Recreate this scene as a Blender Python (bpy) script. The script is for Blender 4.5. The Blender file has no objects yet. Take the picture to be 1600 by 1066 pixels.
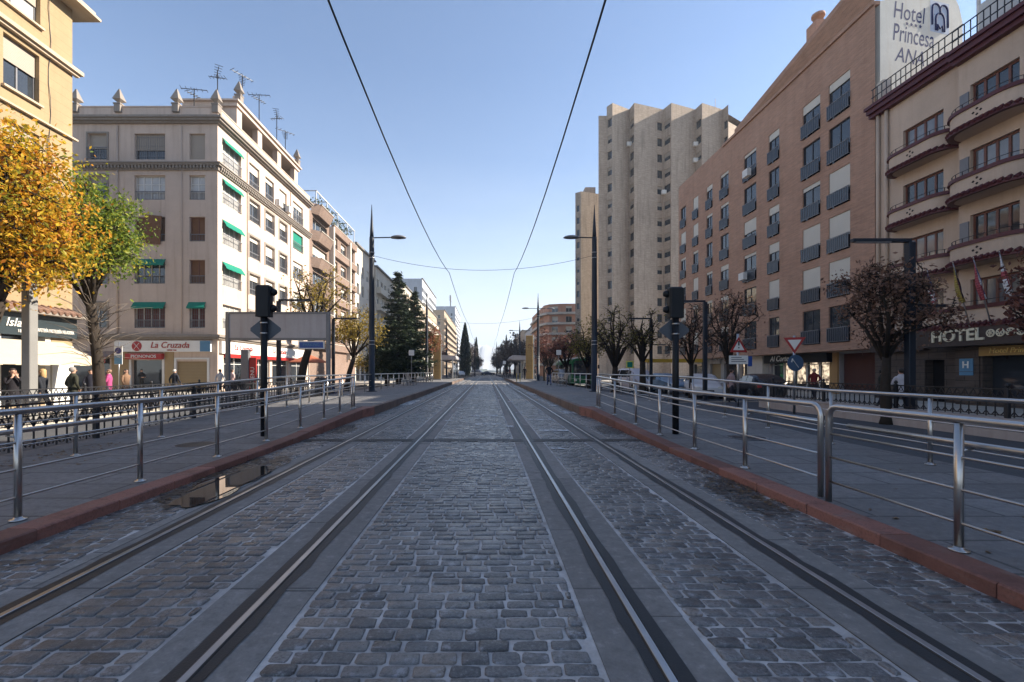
import bpy, bmesh, math, random
from mathutils import Vector, Matrix
S = bpy.context.scene
COL = S.collection
rad = math.radians
PI = math.pi
F = 711.0; CX = 760.0; CY = 580.0; CH = 1.44      # focal length in photo pixels, vanishing point, eye height

EXPO=1.92; HAZE=.0005
def XX(px, Y): return (px-CX)/F*Y
def ZZ(py, Y): return CH-(py-CY)/F*Y

# ------------------------------------------------------------------ mesh builder
class MB:
    def __init__(s): s.v=[]; s.f=[]; s.m=[]; s.sm=[]
    def vert(s, p): s.v.append(tuple(p)); return len(s.v)-1
    def face(s, idx, m=0, smooth=False): s.f.append(tuple(idx)); s.m.append(m); s.sm.append(smooth)
    def quad(s, a, b, c, d, m=0): 
        i=len(s.v); s.v += [tuple(a),tuple(b),tuple(c),tuple(d)]; s.face((i,i+1,i+2,i+3), m)
    def poly(s, pts, m=0):
        i=len(s.v); s.v += [tuple(p) for p in pts]; s.face(range(i,i+len(pts)), m)
    def box(s, x0,x1,y0,y1,z0,z1, m=0):
        i=len(s.v)
        s.v += [(x0,y0,z0),(x1,y0,z0),(x1,y1,z0),(x0,y1,z0),(x0,y0,z1),(x1,y0,z1),(x1,y1,z1),(x0,y1,z1)]
        for q in ((0,3,2,1),(4,5,6,7),(0,1,5,4),(1,2,6,5),(2,3,7,6),(3,0,4,7)): s.face([i+k for k in q], m)
    def bbox(s, x0,x1,y0,y1,z0,z1, b=0.01, m=0):
        # box with chamfered vertical and top edges
        b=min(b,(x1-x0)*.45,(y1-y0)*.45)
        pl=[(x0+b,y0),(x1-b,y0),(x1,y0+b),(x1,y1-b),(x1-b,y1),(x0+b,y1),(x0,y1-b),(x0,y0+b)]
        s.prism(pl, z0, z1-b, m, cap_top=False)
        i=len(s.v)-8
        cx=(x0+x1)/2; cy=(y0+y1)/2
        fx=((x1-x0)/2-b)/((x1-x0)/2); fy=((y1-y0)/2-b)/((y1-y0)/2)
        j=len(s.v)
        for x,y in pl: s.v.append((cx+(x-cx)*fx, cy+(y-cy)*fy, z1))
        for k in range(8): s.face((i+k,i+(k+1)%8,j+(k+1)%8,j+k), m)
        s.face(range(j,j+8), m)
    def prism(s, plan, z0, z1, m=0, cap_top=True, cap_bot=True, smooth=False):
        n=len(plan); i=len(s.v)
        s.v += [(x,y,z0) for x,y in plan]+[(x,y,z1) for x,y in plan]
        for k in range(n): s.face((i+k,i+(k+1)%n,i+n+(k+1)%n,i+n+k), m, smooth)
        if cap_bot: s.face(list(range(i+n-1,i-1,-1)), m)
        if cap_top: s.face(list(range(i+n,i+2*n)), m)
    def extr(s, prof, axis, a0, a1, m=0, smooth=False):
        # extrude a profile along x or y; prof = (other horizontal, z)
        n=len(prof); i=len(s.v)
        for a in (a0,a1):
            for q,z in prof: s.v.append((a,q,z) if axis=='x' else (q,a,z))
        for k in range(n): s.face((i+k,i+(k+1)%n,i+n+(k+1)%n,i+n+k), m, smooth)
        s.face(list(range(i+n-1,i-1,-1)), m); s.face(list(range(i+n,i+2*n)), m)
    def tube(s, pts, r, n=8, m=0, caps=True, smooth=True):
        pts=[Vector(p) for p in pts]
        if not hasattr(r,'__len__'): r=[r]*len(pts)
        rings=[]; prev=None
        for k,p in enumerate(pts):
            if k==0: t=pts[1]-pts[0]
            elif k==len(pts)-1: t=pts[-1]-pts[-2]
            else: t=(pts[k+1]-p).normalized()+(p-pts[k-1]).normalized()
            t.normalize()
            if prev is None:
                up=Vector((0,0,1)) if abs(t.z)<.9 else Vector((1,0,0))
                a=t.cross(up).normalized()
            else:
                a=prev-t*prev.dot(t)
                if a.length<1e-5: a=t.cross(Vector((0,1,.3)))
                a.normalize()
            prev=a; b=t.cross(a)
            i=len(s.v)
            for q in range(n):
                g=2*PI*q/n; s.v.append(tuple(p+(a*math.cos(g)+b*math.sin(g))*r[k]))
            rings.append(i)
        for k in range(len(rings)-1):
            i,j=rings[k],rings[k+1]
            for q in range(n): s.face((i+q,i+(q+1)%n,j+(q+1)%n,j+q), m, smooth)
        if caps:
            s.face(list(range(rings[0]+n-1,rings[0]-1,-1)), m); s.face(list(range(rings[-1],rings[-1]+n)), m)
    def bar(s, a, b, w, d=None, m=0):
        # rectangular bar from a to b
        a=Vector(a); b=Vector(b); t=(b-a).normalized(); d=d or w
        up=Vector((0,0,1)) if abs(t.z)<.95 else Vector((0,1,0))
        x=t.cross(up).normalized()*w/2; y=x.cross(t).normalized()*d/2
        i=len(s.v)
        for p in (a,b): s.v += [tuple(p-x-y),tuple(p+x-y),tuple(p+x+y),tuple(p-x+y)]
        for q in ((0,1,5,4),(1,2,6,5),(2,3,7,6),(3,0,4,7),(3,2,1,0),(4,5,6,7)): s.face([i+k for k in q], m)
    def lathe(s, prof, c=(0,0,0), n=16, m=0, smooth=True):
        i=len(s.v); cx,cy,cz=c
        for r,z in prof:
            for q in range(n):
                g=2*PI*q/n; s.v.append((cx+r*math.cos(g),cy+r*math.sin(g),cz+z))
        for k in range(len(prof)-1):
            for q in range(n): s.face((i+k*n+q,i+k*n+(q+1)%n,i+(k+1)*n+(q+1)%n,i+(k+1)*n+q), m, smooth)
        s.face(list(range(i+n-1,i-1,-1)), m); s.face(list(range(i+(len(prof)-1)*n,i+len(prof)*n)), m)
    def xf(s, M, start=0):
        for k in range(start,len(s.v)): s.v[k]=tuple(M@Vector(s.v[k]))
    def build(s, name, mats, parent=None, loc=None, rz=0, uv=True):
        me=bpy.data.meshes.new(name); me.from_pydata(s.v,[],s.f)
        if not isinstance(mats,(list,tuple)): mats=[mats]
        for mt in mats: me.materials.append(mt)
        me.polygons.foreach_set('material_index', s.m); me.polygons.foreach_set('use_smooth', s.sm)
        if uv:
            ul=me.uv_layers.new(name='UVMap'); data=[0.0]*(2*len(me.loops)); V=s.v
            for p in me.polygons:
                n=p.normal
                if abs(n.z)>.75:
                    for li in p.loop_indices:
                        q=V[me.loops[li].vertex_index]; data[2*li]=q[0]; data[2*li+1]=q[1]
                else:
                    h=math.hypot(n.x,n.y) or 1; tx,ty=-n.y/h,n.x/h
                    for li in p.loop_indices:
                        q=V[me.loops[li].vertex_index]; data[2*li]=q[0]*tx+q[1]*ty; data[2*li+1]=q[2]
            ul.data.foreach_set('uv', data)
        me.update()
        o=bpy.data.objects.new(name,me); COL.objects.link(o)
        if parent: o.parent=parent
        if loc: o.location=loc
        if rz: o.rotation_euler=(0,0,rz)
        return o

def tag(o, label, cat, group=None):
    o['label']=label; o['category']=cat
    if group: o['group']=group
    return o
def thing(name, label, cat, loc=(0,0,0), rz=0, group=None):
    o=bpy.data.objects.new(name,None); o.empty_display_size=.3; COL.objects.link(o)
    o.location=loc; o.rotation_euler=(0,0,rz)
    return tag(o,label,cat,group)
def struct(o, kind='structure'): o['kind']=kind; return o
def copy_tree(o, parent=None, loc=None, rz=None):
    c=o.copy(); COL.objects.link(c)
    if parent: c.parent=parent
    if loc is not None: c.location=loc
    if rz is not None: c.rotation_euler=(0,0,rz)
    for ch in CH_OF(o): copy_tree(ch,c)
    return c
def CH_OF(o): return [k for k in KIDS.get(o.name,[])]
KIDS={}
def kid(parent, o):
    KIDS.setdefault(parent.name,[]).append(o); return o

# ------------------------------------------------------------------ materials
def mat(name):
    m=bpy.data.materials.new(name); m.use_nodes=True
    nt=m.node_tree; return m, nt, nt.nodes['Principled BSDF']
def lk(nt,a,b): nt.links.new(a,b)
def node(nt,t,**k):
    n=nt.nodes.new(t)
    for q,v in k.items():
        if q in n.inputs: n.inputs[q].default_value=v
        else: setattr(n,q,v)
    return n
def c4(c,k=1): return (c[0]*k,c[1]*k,c[2]*k,1)
def coords(nt, kind='Object', scale=(1,1,1)):
    t=node(nt,'ShaderNodeTexCoord'); mp=node(nt,'ShaderNodeMapping'); mp.inputs['Scale'].default_value=scale
    lk(nt,t.outputs[kind],mp.inputs['Vector']); return mp.outputs[0]
def noise(nt, vec, scale, detail=4, rough=.6):
    n=node(nt,'ShaderNodeTexNoise'); n.inputs['Scale'].default_value=scale; n.inputs['Detail'].default_value=detail; n.inputs['Roughness'].default_value=rough
    lk(nt,vec,n.inputs['Vector']); return n.outputs['Fac']
def ramp(nt, fac, stops):
    r=node(nt,'ShaderNodeValToRGB'); e=r.color_ramp.elements
    while len(e)<len(stops): e.new(.5)
    for q,(p,c) in zip(e,stops):
        q.position=p; q.color=c4(c) if hasattr(c,'__len__') else (c,c,c,1)
    lk(nt,fac,r.inputs[0]); return r.outputs[0]
def mixc(nt, fac, a, b, mode='MIX'):
    n=node(nt,'ShaderNodeMix',data_type='RGBA',blend_type=mode)
    for s,v in ((n.inputs[0],fac),(n.inputs[6],a),(n.inputs[7],b)):
        if hasattr(v,'is_linked'): lk(nt,v,s)
        elif hasattr(v,'__len__'): s.default_value=c4(v)
        else: s.default_value=v
    return n.outputs[2]
def bump(nt, b, h, dist=.01, strength=.5):
    n=node(nt,'ShaderNodeBump'); n.inputs['Distance'].default_value=dist; n.inputs['Strength'].default_value=strength
    lk(nt,h,n.inputs['Height']); lk(nt,n.outputs[0],b.inputs['Normal']); return n
def simple(name, c, rough=.6, metal=0, spec=.5, var=.15, nscale=3, bmp=0):
    m,nt,b=mat(name); v=coords(nt); n=noise(nt,v,nscale,5)
    lk(nt,mixc(nt,n,[x*(1-var) for x in c],[min(1,x*(1+var)) for x in c]),b.inputs['Base Color'])
    b.inputs['Roughness'].default_value=rough; b.inputs['Metallic'].default_value=metal; b.inputs['Specular IOR Level'].default_value=spec
    if bmp: bump(nt,b,noise(nt,v,nscale*12,4),.004,bmp)
    return m
def plaster(name, c, dirt=(.35,.3,.26), amt=.35, lines=0, rough=.85):
    m,nt,b=mat(name); uv=coords(nt,'UV'); ob=coords(nt,'Object')
    n1=noise(nt,ob,.35,6,.65); n2=noise(nt,coords(nt,'UV',(2.2,.12,1)),1.5,5,.6); n3=noise(nt,ob,9,4)
    col=mixc(nt,ramp(nt,n1,[(.35,0),(.7,1)]),[x*.86 for x in c],[min(1,x*1.06) for x in c])
    col=mixc(nt,ramp(nt,n2,[(.5,0),(.78,amt)]),col,[c[k]*dirt[k]*1.6 for k in range(3)])
    col=mixc(nt,ramp(nt,n3,[(.3,.12),(.6,0)]),col,[x*.6 for x in c])
    h=n3
    if lines:
        w=node(nt,'ShaderNodeTexWave',wave_type='BANDS',bands_direction='Y',wave_profile='SAW'); w.inputs['Scale'].default_value=lines; w.inputs['Distortion'].default_value=0
        lk(nt,uv,w.inputs['Vector']); g=ramp(nt,w.outputs['Fac'],[(.0,0),(.05,1)])
        col=mixc(nt,g,[x*.55 for x in c],col)
    lk(nt,col,b.inputs['Base Color']); b.inputs['Roughness'].default_value=rough; b.inputs['Specular IOR Level'].default_value=.2
    bump(nt,b,h,.006,.5)
    return m
def brick(name, c1, c2, mortar, w=.24, h=.07, amt=.3, msz=.012):
    m,nt,b=mat(name); uv=coords(nt,'UV')
    t=node(nt,'ShaderNodeTexBrick'); t.inputs['Scale'].default_value=1; t.inputs['Brick Width'].default_value=w; t.inputs['Row Height'].default_value=h
    t.inputs['Mortar Size'].default_value=msz; t.inputs['Color1'].default_value=c4(c1); t.inputs['Color2'].default_value=c4(c2); t.inputs['Mortar'].default_value=c4(mortar)
    t.inputs['Bias'].default_value=0; lk(nt,uv,t.inputs['Vector'])
    n1=noise(nt,coords(nt),.3,6,.65); n2=noise(nt,coords(nt,'UV',(1.5,.1,1)),1.5,5)
    n3=noise(nt,coords(nt,'UV',(.5,3.5,1)),2.2,3)
    col=mixc(nt,ramp(nt,n1,[(.3,0),(.7,.55)]),t.outputs[0],[x*.55 for x in c1])
    col=mixc(nt,ramp(nt,n3,[(.42,0),(.62,.35)]),col,[min(1,x*1.35) for x in c1])
    col=mixc(nt,ramp(nt,n2,[(.5,0),(.8,amt)]),col,[x*.45 for x in c1])
    lk(nt,col,b.inputs['Base Color']); b.inputs['Roughness'].default_value=.85; b.inputs['Specular IOR Level'].default_value=.2
    bump(nt,b,t.outputs['Fac'],.006,-.5)
    return m
def leafmat(name, stops, trans=.35):
    m,nt,b=mat(name); g=node(nt,'ShaderNodeNewGeometry')
    n=noise(nt,coords(nt),.9,2)
    s=node(nt,'ShaderNodeMath',operation='MULTIPLY_ADD'); lk(nt,n,s.inputs[0]); s.inputs[1].default_value=1.1; 
    r=node(nt,'ShaderNodeMath',operation='MULTIPLY_ADD'); lk(nt,g.outputs['Random Per Island'],r.inputs[0]); r.inputs[1].default_value=.55; r.inputs[2].default_value=-.32
    lk(nt,r.outputs[0],s.inputs[2])
    c=ramp(nt,s.outputs[0],stops); lk(nt,c,b.inputs['Base Color']); b.inputs['Roughness'].default_value=.55; b.inputs['Specular IOR Level'].default_value=.3
    t=node(nt,'ShaderNodeBsdfTranslucent'); lk(nt,c,t.inputs[0]); mx=node(nt,'ShaderNodeMixShader'); mx.inputs[0].default_value=trans
    lk(nt,b.outputs[0],mx.inputs[1]); lk(nt,t.outputs[0],mx.inputs[2]); lk(nt,mx.outputs[0],nt.nodes['Material Output'].inputs[0])
    return m
def tiles(name, c, w, h, joint, jc, rough=.8, bmp=.4):
    m,nt,b=mat(name); uv=coords(nt,'UV')
    t=node(nt,'ShaderNodeTexBrick'); t.inputs['Scale'].default_value=1; t.inputs['Brick Width'].default_value=w; t.inputs['Row Height'].default_value=h
    t.inputs['Mortar Size'].default_value=joint; t.inputs['Color1'].default_value=c4(c,.78); t.inputs['Color2'].default_value=c4(c,1.18); t.inputs['Mortar'].default_value=c4(jc)
    lk(nt,uv,t.inputs['Vector'])
    n1=noise(nt,coords(nt),1.1,8,.72); n2=noise(nt,coords(nt),60,3)
    col=mixc(nt,ramp(nt,n1,[(.35,.45),(.65,0)]),t.outputs[0],[x*.55 for x in c])
    col=mixc(nt,ramp(nt,n2,[(.35,.3),(.6,0)]),col,[x*.6 for x in c]); n3=noise(nt,coords(nt),11,7,.75); col=mixc(nt,ramp(nt,n3,[(.36,.6),(.5,0)]),col,[x*.5 for x in c]); col=mixc(nt,ramp(nt,n3,[(.55,0),(.7,.5)]),col,[min(1,x*1.6) for x in c])
    lk(nt,col,b.inputs['Base Color']); b.inputs['Roughness'].default_value=rough
    bump(nt,b,n2,.003,bmp)
    return m

M={}
def stonemat(name,c):
    m,nt,b=mat(name); g=node(nt,'ShaderNodeNewGeometry'); v=coords(nt)
    col=ramp(nt,g.outputs['Random Per Island'],[(0,[x*.72 for x in c]),(.5,c),(1,[min(1,x*1.25) for x in c])])
    n1=noise(nt,v,2.5,7,.75); n2=noise(nt,v,40,5,.7); n3=noise(nt,coords(nt,'Object',(1,1,6)),3,5,.7)
    col=mixc(nt,ramp(nt,n1,[(.36,.65),(.52,0)]),col,[x*.42 for x in c]); col=mixc(nt,ramp(nt,n2,[(.36,.5),(.5,0)]),col,[x*.5 for x in c]); col=mixc(nt,ramp(nt,n3,[(.56,0),(.7,.4)]),col,(.2,.17,.15))
    lk(nt,col,b.inputs['Base Color']); b.inputs['Roughness'].default_value=.75; bump(nt,b,n2,.004,.6); return m
M['steel']=simple('stainless steel',(.50,.48,.46),.30,1,.5,.12,9)
M['navy']=simple('dark blue pole paint',(.010,.016,.027),.5,0,.35,.3,2)
M['blackpaint']=simple('black paint',(.008,.009,.011),.55,0,.3,.3,4)
M['iron']=simple('black cast iron',(.013,.013,.016),.5,0,.5,.3,6)
M['rail']=simple('polished rail steel',(.40,.41,.43),.33,1,.5,.3,5)
M['railside']=simple('dark rail side',(.045,.038,.034),.6,.3,.5,.3,8)
M['rubber']=simple('dark bitumen strip',(.017,.018,.02),.5,0,.4,.35,7,.5)
M['white']=simple('white frame paint',(.62,.61,.58),.5,0,.5,.1,4)
M['grey']=simple('grey frame paint',(.16,.16,.17),.5,0,.5,.15,4)
M['wood']=simple('brown window wood',(.14,.05,.03),.5,0,.5,.3,6)
M['darkframe']=simple('dark window frame',(.03,.03,.035),.45,0,.5,.2,4)
M['shadowroom']=simple('dark interior',(.012,.011,.011),.8,0,.2,.3,2)
def glass(name, c, rough=.04):
    m,nt,b=mat(name); n=noise(nt,coords(nt),.8,2)
    lk(nt,mixc(nt,n,[x*.5 for x in c],[x*1.5 for x in c]),b.inputs['Base Color'])
    b.inputs['Roughness'].default_value=rough; b.inputs['Specular IOR Level'].default_value=.9
    bump(nt,b,noise(nt,coords(nt),1.3,1),.02,.15)
    return m
M['glass']=glass('dark window glass',(.03,.035,.042))
M['curtain']=glass('window with pale curtain',(.42,.41,.39),.12)
M['browncurtain']=simple('brown blind',(.16,.075,.035),.7,0,.3,.3,3)
def slats(name,c,scale=14):
    m,nt,b=mat(name); w=node(nt,'ShaderNodeTexWave',wave_type='BANDS',bands_direction='Y'); w.inputs['Scale'].default_value=scale*.16*2; 
    lk(nt,coords(nt,'UV'),w.inputs['Vector']); n=noise(nt,coords(nt),1.2,4)
    col=mixc(nt,w.outputs['Fac'],[x*.8 for x in c],c); col=mixc(nt,ramp(nt,n,[(.4,.25),(.7,0)]),col,[x*.7 for x in c])
    lk(nt,col,b.inputs['Base Color']); b.inputs['Roughness'].default_value=.6; bump(nt,b,w.outputs['Fac'],.008,.5)
    return m
M['shutter']=slats('cream roller shutter',(.62,.58,.5))
M['tanshutter']=slats('tan roller shutter',(.36,.30,.24))
M['bronzeshutter']=slats('ochre roller door',(.28,.2,.1),9)
M['green']=simple('green awning cloth',(.012,.19,.13),.8,0,.2,.15,3)
M['cream']=simple('cream awning cloth',(.50,.43,.32),.85,0,.2,.1,2,.4)
M['red']=simple('red sign paint',(.34,.02,.018),.5,0,.4,.1,3)
M['signwhite']=simple('white sign panel',(.72,.70,.66),.5,0,.4,.06,1)
M['blue']=simple('blue sign paint',(.02,.07,.28),.45,0,.5,.1,3)
M['lightblue']=simple('pale blue sign',(.08,.21,.34),.45,0,.5,.1,3)
M['greypanel']=plaster('bare grey billboard sheet',(.42,.40,.41),amt=.5)
M['concrete']=tiles('track concrete',(.25,.235,.22),3.0,3.0,.012,(.07,.07,.07),.85,.6)
M['kerb']=stonemat('red brown kerb stone',(.24,.105,.08))
M['kerb2']=stonemat('brown platform edge stone',(.15,.105,.085))
M['pave']=tiles('grey pavement slabs',(.185,.18,.178),1.2,.6,.017,(.05,.05,.05),.75,.4)
M['edgepave']=tiles('pale platform edge slabs',(.20,.195,.19),.6,.6,.008,(.1,.1,.1),.8,.4)
M['sidewalk']=tiles('pale paved sidewalk',(.46,.42,.36),.4,.4,.008,(.2,.19,.17),.85,.4)
M['asphalt']=simple('asphalt',(.075,.077,.082),.85,0,.3,.3,1.5,.8)
M['groundm']=simple('ground dust',(.14,.135,.125),.95,0,.2,.3,.05)
M['paint']=simple('white road paint',(.6,.6,.58),.7,0,.3,.15,3)
M['wall']=plaster('pinkish parapet plaster',(.42,.36,.33),amt=.5)
M['ochre']=brick('gold ochre panel',(.42,.28,.12),(.36,.24,.1),(.3,.2,.09),.9,.4)
M['bark']=simple('dark bark',(.034,.026,.02),.9,0,.2,.5,7,1)
M['palebark']=simple('pale bark',(.17,.14,.115),.9,0,.2,.5,5,1)
M['skin']=simple('skin',(.46,.27,.19),.55,0,.4,.06,8)
def cloth(name,c): return simple(name,c,.85,0,.2,.2,7,.3)
# ------------------------------------------------------------------ camera, sky, sun, air
cam=bpy.data.cameras.new('camera'); co=bpy.data.objects.new('camera',cam); COL.objects.link(co)
co.location=(0,0,CH); co.rotation_euler=(rad(90),0,0)
cam.sensor_width=36; cam.lens=36*F/1600; cam.shift_x=(800-CX)/1600; cam.shift_y=(CY-533)/1600
cam.clip_start=.05; cam.clip_end=20000
S.camera=co
SUN_AZ=rad(9.5); SUN_EL=rad(31)       # azimuth measured from +X towards +Y
w=bpy.data.worlds.new('World'); S.world=w; w.use_nodes=True
nt=w.node_tree; bg=nt.nodes['Background']; sky=nt.nodes.new('ShaderNodeTexSky'); sky.sky_type='NISHITA'; sky.sun_disc=False
sky.sun_elevation=SUN_EL; sky.sun_rotation=rad(90)-SUN_AZ; sky.altitude=700; sky.air_density=1.0; sky.dust_density=.2; sky.ozone_density=3.2
tc=nt.nodes.new('ShaderNodeTexCoord'); sx=nt.nodes.new('ShaderNodeSeparateXYZ'); nt.links.new(tc.outputs['Generated'],sx.inputs[0])
mp=nt.nodes.new('ShaderNodeMapping'); mp.inputs['Scale'].default_value=(2,2,9); nt.links.new(tc.outputs['Generated'],mp.inputs[0])
hz_=ramp(nt,sx.outputs['Z'],[(0,.97),(.10,.85),(.24,.36),(.42,.05),(.55,0)]); cl=ramp(nt,noise(nt,mp.outputs[0],1.6,6,.6),[(.35,.75),(.7,1.0)])
mu=nt.nodes.new('ShaderNodeMath'); mu.operation='MULTIPLY'; nt.links.new(hz_,mu.inputs[0]); nt.links.new(cl,mu.inputs[1])
nt.links.new(mixc(nt,mu.outputs[0],sky.outputs[0],(4.9,5.2,5.5)),bg.inputs[0]); bg.inputs[1].default_value=.06
L=bpy.data.lights.new('sun','SUN'); L.energy=3.8; L.angle=rad(.5); L.color=(1,.9,.76)
so=bpy.data.objects.new('sun',L); COL.objects.link(so); so.location=(60,20,60)
d=Vector((math.cos(SUN_EL)*math.cos(SUN_AZ),math.cos(SUN_EL)*math.sin(SUN_AZ),math.sin(SUN_EL)))
so.rotation_euler=d.to_track_quat('Z','Y').to_euler()
S.view_settings.view_transform='Standard'; S.view_settings.look='None'; S.view_settings.exposure=EXPO; S.view_settings.gamma=1
# ------------------------------------------------------------------ ground
RL=[-2.83,-1.40,.86,2.29]
SZ=-.2                                # level of the side streets
mb=MB(); mb.box(-1200,1200,-300,2500,-1.5,-.26); struct(mb.build('ground',M['groundm']))
mb=MB(); mb.box(-13.4,-7.6,-30,160,-.5,SZ); mb.box(6.9,17,-30,160,-.5,SZ-.004); struct(mb.build('road',M['asphalt']))
mb=MB(); mb.box(-60,60,142,165,-.5,.012); struct(mb.build('cross_street',M['asphalt']))
mb=MB(); mb.box(-40,-13.4,-30,160,-.5,SZ+.12); mb.box(17,40,-30,160,-.5,SZ+.12); struct(mb.build('sidewalk',M['sidewalk']))
mb=MB()
for x in (8.1,10.9): mb.box(x,x+.14,-20,80,SZ-.03,SZ+.003)
for k in range(12): mb.box(-10.6,-10.48,-12+k*6,-9+k*6,SZ-.03,SZ+.004)
for k in range(7): mb.box(-3.2+k*.95,-2.75+k*.95,143,146,-.05,.02)
struct(mb.build('lane_markings',M['paint']))
# track bed: mortar sheet, concrete bands along the rails, dark strips
def bed(name, y0,y1, mt, z): 
    m=MB(); m.box(-3.86,3.26,y0,y1,-.5,z); return struct(m.build(name,mt))
m,nt,b=mat('mortar'); v=coords(nt)
n1=noise(nt,v,5,6,.7); n2=noise(nt,v,40,4)
col=mixc(nt,ramp(nt,n1,[(.3,0),(.6,1)]),(.28,.26,.245),(.54,.52,.505)); n3=noise(nt,v,.5,3)
col=mixc(nt,ramp(nt,n3,[(.36,.45),(.52,0)]),col,(.11,.10,.095))
lk(nt,col,b.inputs['Base Color']); b.inputs['Roughness'].default_value=.8; bump(nt,b,n2,.006,.8)
M['mortar']=m
bed('track_bed',-25,92,M['mortar'],0)
bed('far_track_bed',92.01,420,tiles('far setts',(.12,.115,.11),.174,.104,.03,(.25,.25,.26)),0)
random.seed(3)
mb=MB(); 
bands=[(r-.285,r-.085) for r in RL]+[(r+.085,r+.285) for r in RL]
for a,c in bands:
    y=-20
    while y<92:
        y2=min(92,y+random.uniform(2.2,3.6))
        mb.box(a+random.uniform(-.004,.004),c+random.uniform(-.004,.004),y,y2-.008,-.05,.006+random.uniform(-.001,.002)); y=y2
struct(mb.build('concrete_band',M['concrete']))
mb=MB()
for r in RL:
    for s in (-1,1):
        # ragged edge of the bitumen seal beside the rail
        y=-20; pr=[]
        while y<92:
            pr.append((y,.1+random.uniform(-.014,.022))); y+=random.uniform(.15,.5) if y<20 else 3
        for (ya,wa),(yb,wb) in zip(pr,pr[1:]):
            mb.quad((r+s*.03,ya,.0105),(r+s*wa,ya,.0105),(r+s*wb,yb,.0105),(r+s*.03,yb,.0105))
struct(mb.build('rail_seal_strip',M['rubber']))
# cobblestones
m,nt,b=mat('sett stone'); g=node(nt,'ShaderNodeNewGeometry'); v=coords(nt)
c=ramp(nt,g.outputs['Random Per Island'],[(0,(.075,.072,.07)),(.45,(.135,.13,.127)),(.8,(.19,.182,.176)),(1,(.225,.19,.16))])
n1=noise(nt,v,55,6,.75); n2=noise(nt,v,9,5,.75); n3=noise(nt,v,.45,3)
c=mixc(nt,ramp(nt,n1,[(.36,.7),(.5,0)]),c,(.03,.03,.032)); c=mixc(nt,ramp(nt,n1,[(.52,0),(.66,.45)]),c,(.3,.29,.29))
c=mixc(nt,ramp(nt,n2,[(.56,0),(.66,.85)]),c,(.33,.33,.345))
c=mixc(nt,ramp(nt,n3,[(.36,.45),(.52,0)]),c,(.06,.058,.058))
lk(nt,c,b.inputs['Base Color']); lk(nt,ramp(nt,noise(nt,v,3,3),[(.3,.22),(.7,.48)]),b.inputs['Roughness'])
bump(nt,b,n1,.006,.6); M['sett']=m
def setts(x0,x1,y0,y1,seed,arc=0):
    rnd=random.Random(seed); mb=MB(); y=y0; row=0
    while y<y1:
        rh=.104*rnd.uniform(.9,1.1); x=x0+(rnd.uniform(-.01,.01) if row%2 else -.085+rnd.uniform(-.01,.01)); 
        while x<x1-.04:
            wd=.174*rnd.uniform(.85,1.18); a=max(x,x0); c=min(x+wd,x1)
            if c-a>.05:
                gx=rnd.uniform(.003,.0105); gy=rnd.uniform(.0025,.008)
                ax,bx,ay,by=a+gx,c-gx,y+gy,y+rh-gy
                j=lambda: rnd.uniform(-.0055,.0055)
                cr=rnd.uniform(.006,.016)
                if y<26:
                    pl=[(ax+cr,ay+j()),((ax+bx)/2,ay+j()),(bx-cr,ay+j()),(bx+j(),ay+cr),(bx+j(),by-cr),(bx-cr,by+j()),((ax+bx)/2,by+j()),(ax+cr,by+j()),(ax+j(),by-cr),(ax+j(),ay+cr)]
                else: pl=[(ax+j(),ay+j()),(bx+j(),ay+j()),(bx+j(),by+j()),(ax+j(),by+j())]
                n=len(pl); cx=(ax+bx)/2; cy=(ay+by)/2; zt=.007+rnd.uniform(-.004,.006); tx=rnd.uniform(-.03,.03); ty=rnd.uniform(-.04,.04)
                i=len(mb.v)
                ar=arc*((cx-(x0+x1)/2)**2)
                for ins,zz in ((0,-.012),(.003,zt*.7),(.010,zt)):
                    for px,py in pl:
                        fx=1-ins/max(.02,(bx-ax)/2); fy=1-ins/max(.02,(by-ay)/2)
                        qx=cx+(px-cx)*fx; qy=cy+(py-cy)*fy
                        mb.v.append((qx,qy+ar,zz+((qx-cx)*tx+(qy-cy)*ty if zz>0 else 0)))
                for k in range(2):
                    for q in range(n): mb.face((i+k*n+q,i+k*n+(q+1)%n,i+(k+1)*n+(q+1)%n,i+(k+1)*n+q),0,True)
                mb.face(range(i+2*n,i+3*n),0,True)
            x+=wd
        y+=rh; row+=1
    return struct(mb.build('cobblestones',M['sett'],uv=False),'stuff')
Y1=56
setts(-1.09,.55,1.2,Y1,1,.03); setts(-2.52,-1.71,1.2,Y1,2,.05); setts(1.17,1.98,1.2,Y1,3,.05); setts(-3.8,-3.12,.6,Y1,4); setts(2.58,3.22,.6,Y1,5)
# cobbles beyond
mb=MB()
for a,c in ((-1.09,.55),(-2.52,-1.71),(1.17,1.98),(-3.8,-3.14),(2.6,3.22)): mb.box(a,c,Y1+.1,92,-.05,.008)
struct(mb.build('distant_cobbles',tiles('distant setts',(.14,.135,.13),.174,.104,.022,(.27,.27,.28))))
# rails
def railprof(s):
    return [(-.028,-.1),(-.028,.012),(-.022,.017),(.020,.017),(.027,.012),(.027,-.03),(.062,-.03),(.062,.008),(.078,.008),(.078,-.1)]
rl=['leftmost shiny tram rail, beside the left platform and the puddle','left middle tram rail, left edge of the wide central cobbled strip','right middle tram rail, right edge of the wide central cobbled strip','rightmost shiny tram rail, beside the right red kerb']
for r,sg,lb in zip(RL,(1,-1,1,-1),rl):
    t=thing('tram_rail',lb,'rail',(r,0,0),0,'tram rails in the cobbles')
    mb=MB(); pr=railprof(sg); mb.extr([(sg*x,z) for x,z in pr][::sg],'y',-20,300,0); mb.build('rail_body',M['railside'],t)
    mb=MB(); mb.extr([(sg*x,z) for x,z in ((-.021,.0172),(-.019,.0195),(.017,.0195),(.019,.0172))][::sg],'y',-20,300,0); mb.build('running_surface',M['rail'],t)
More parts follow.
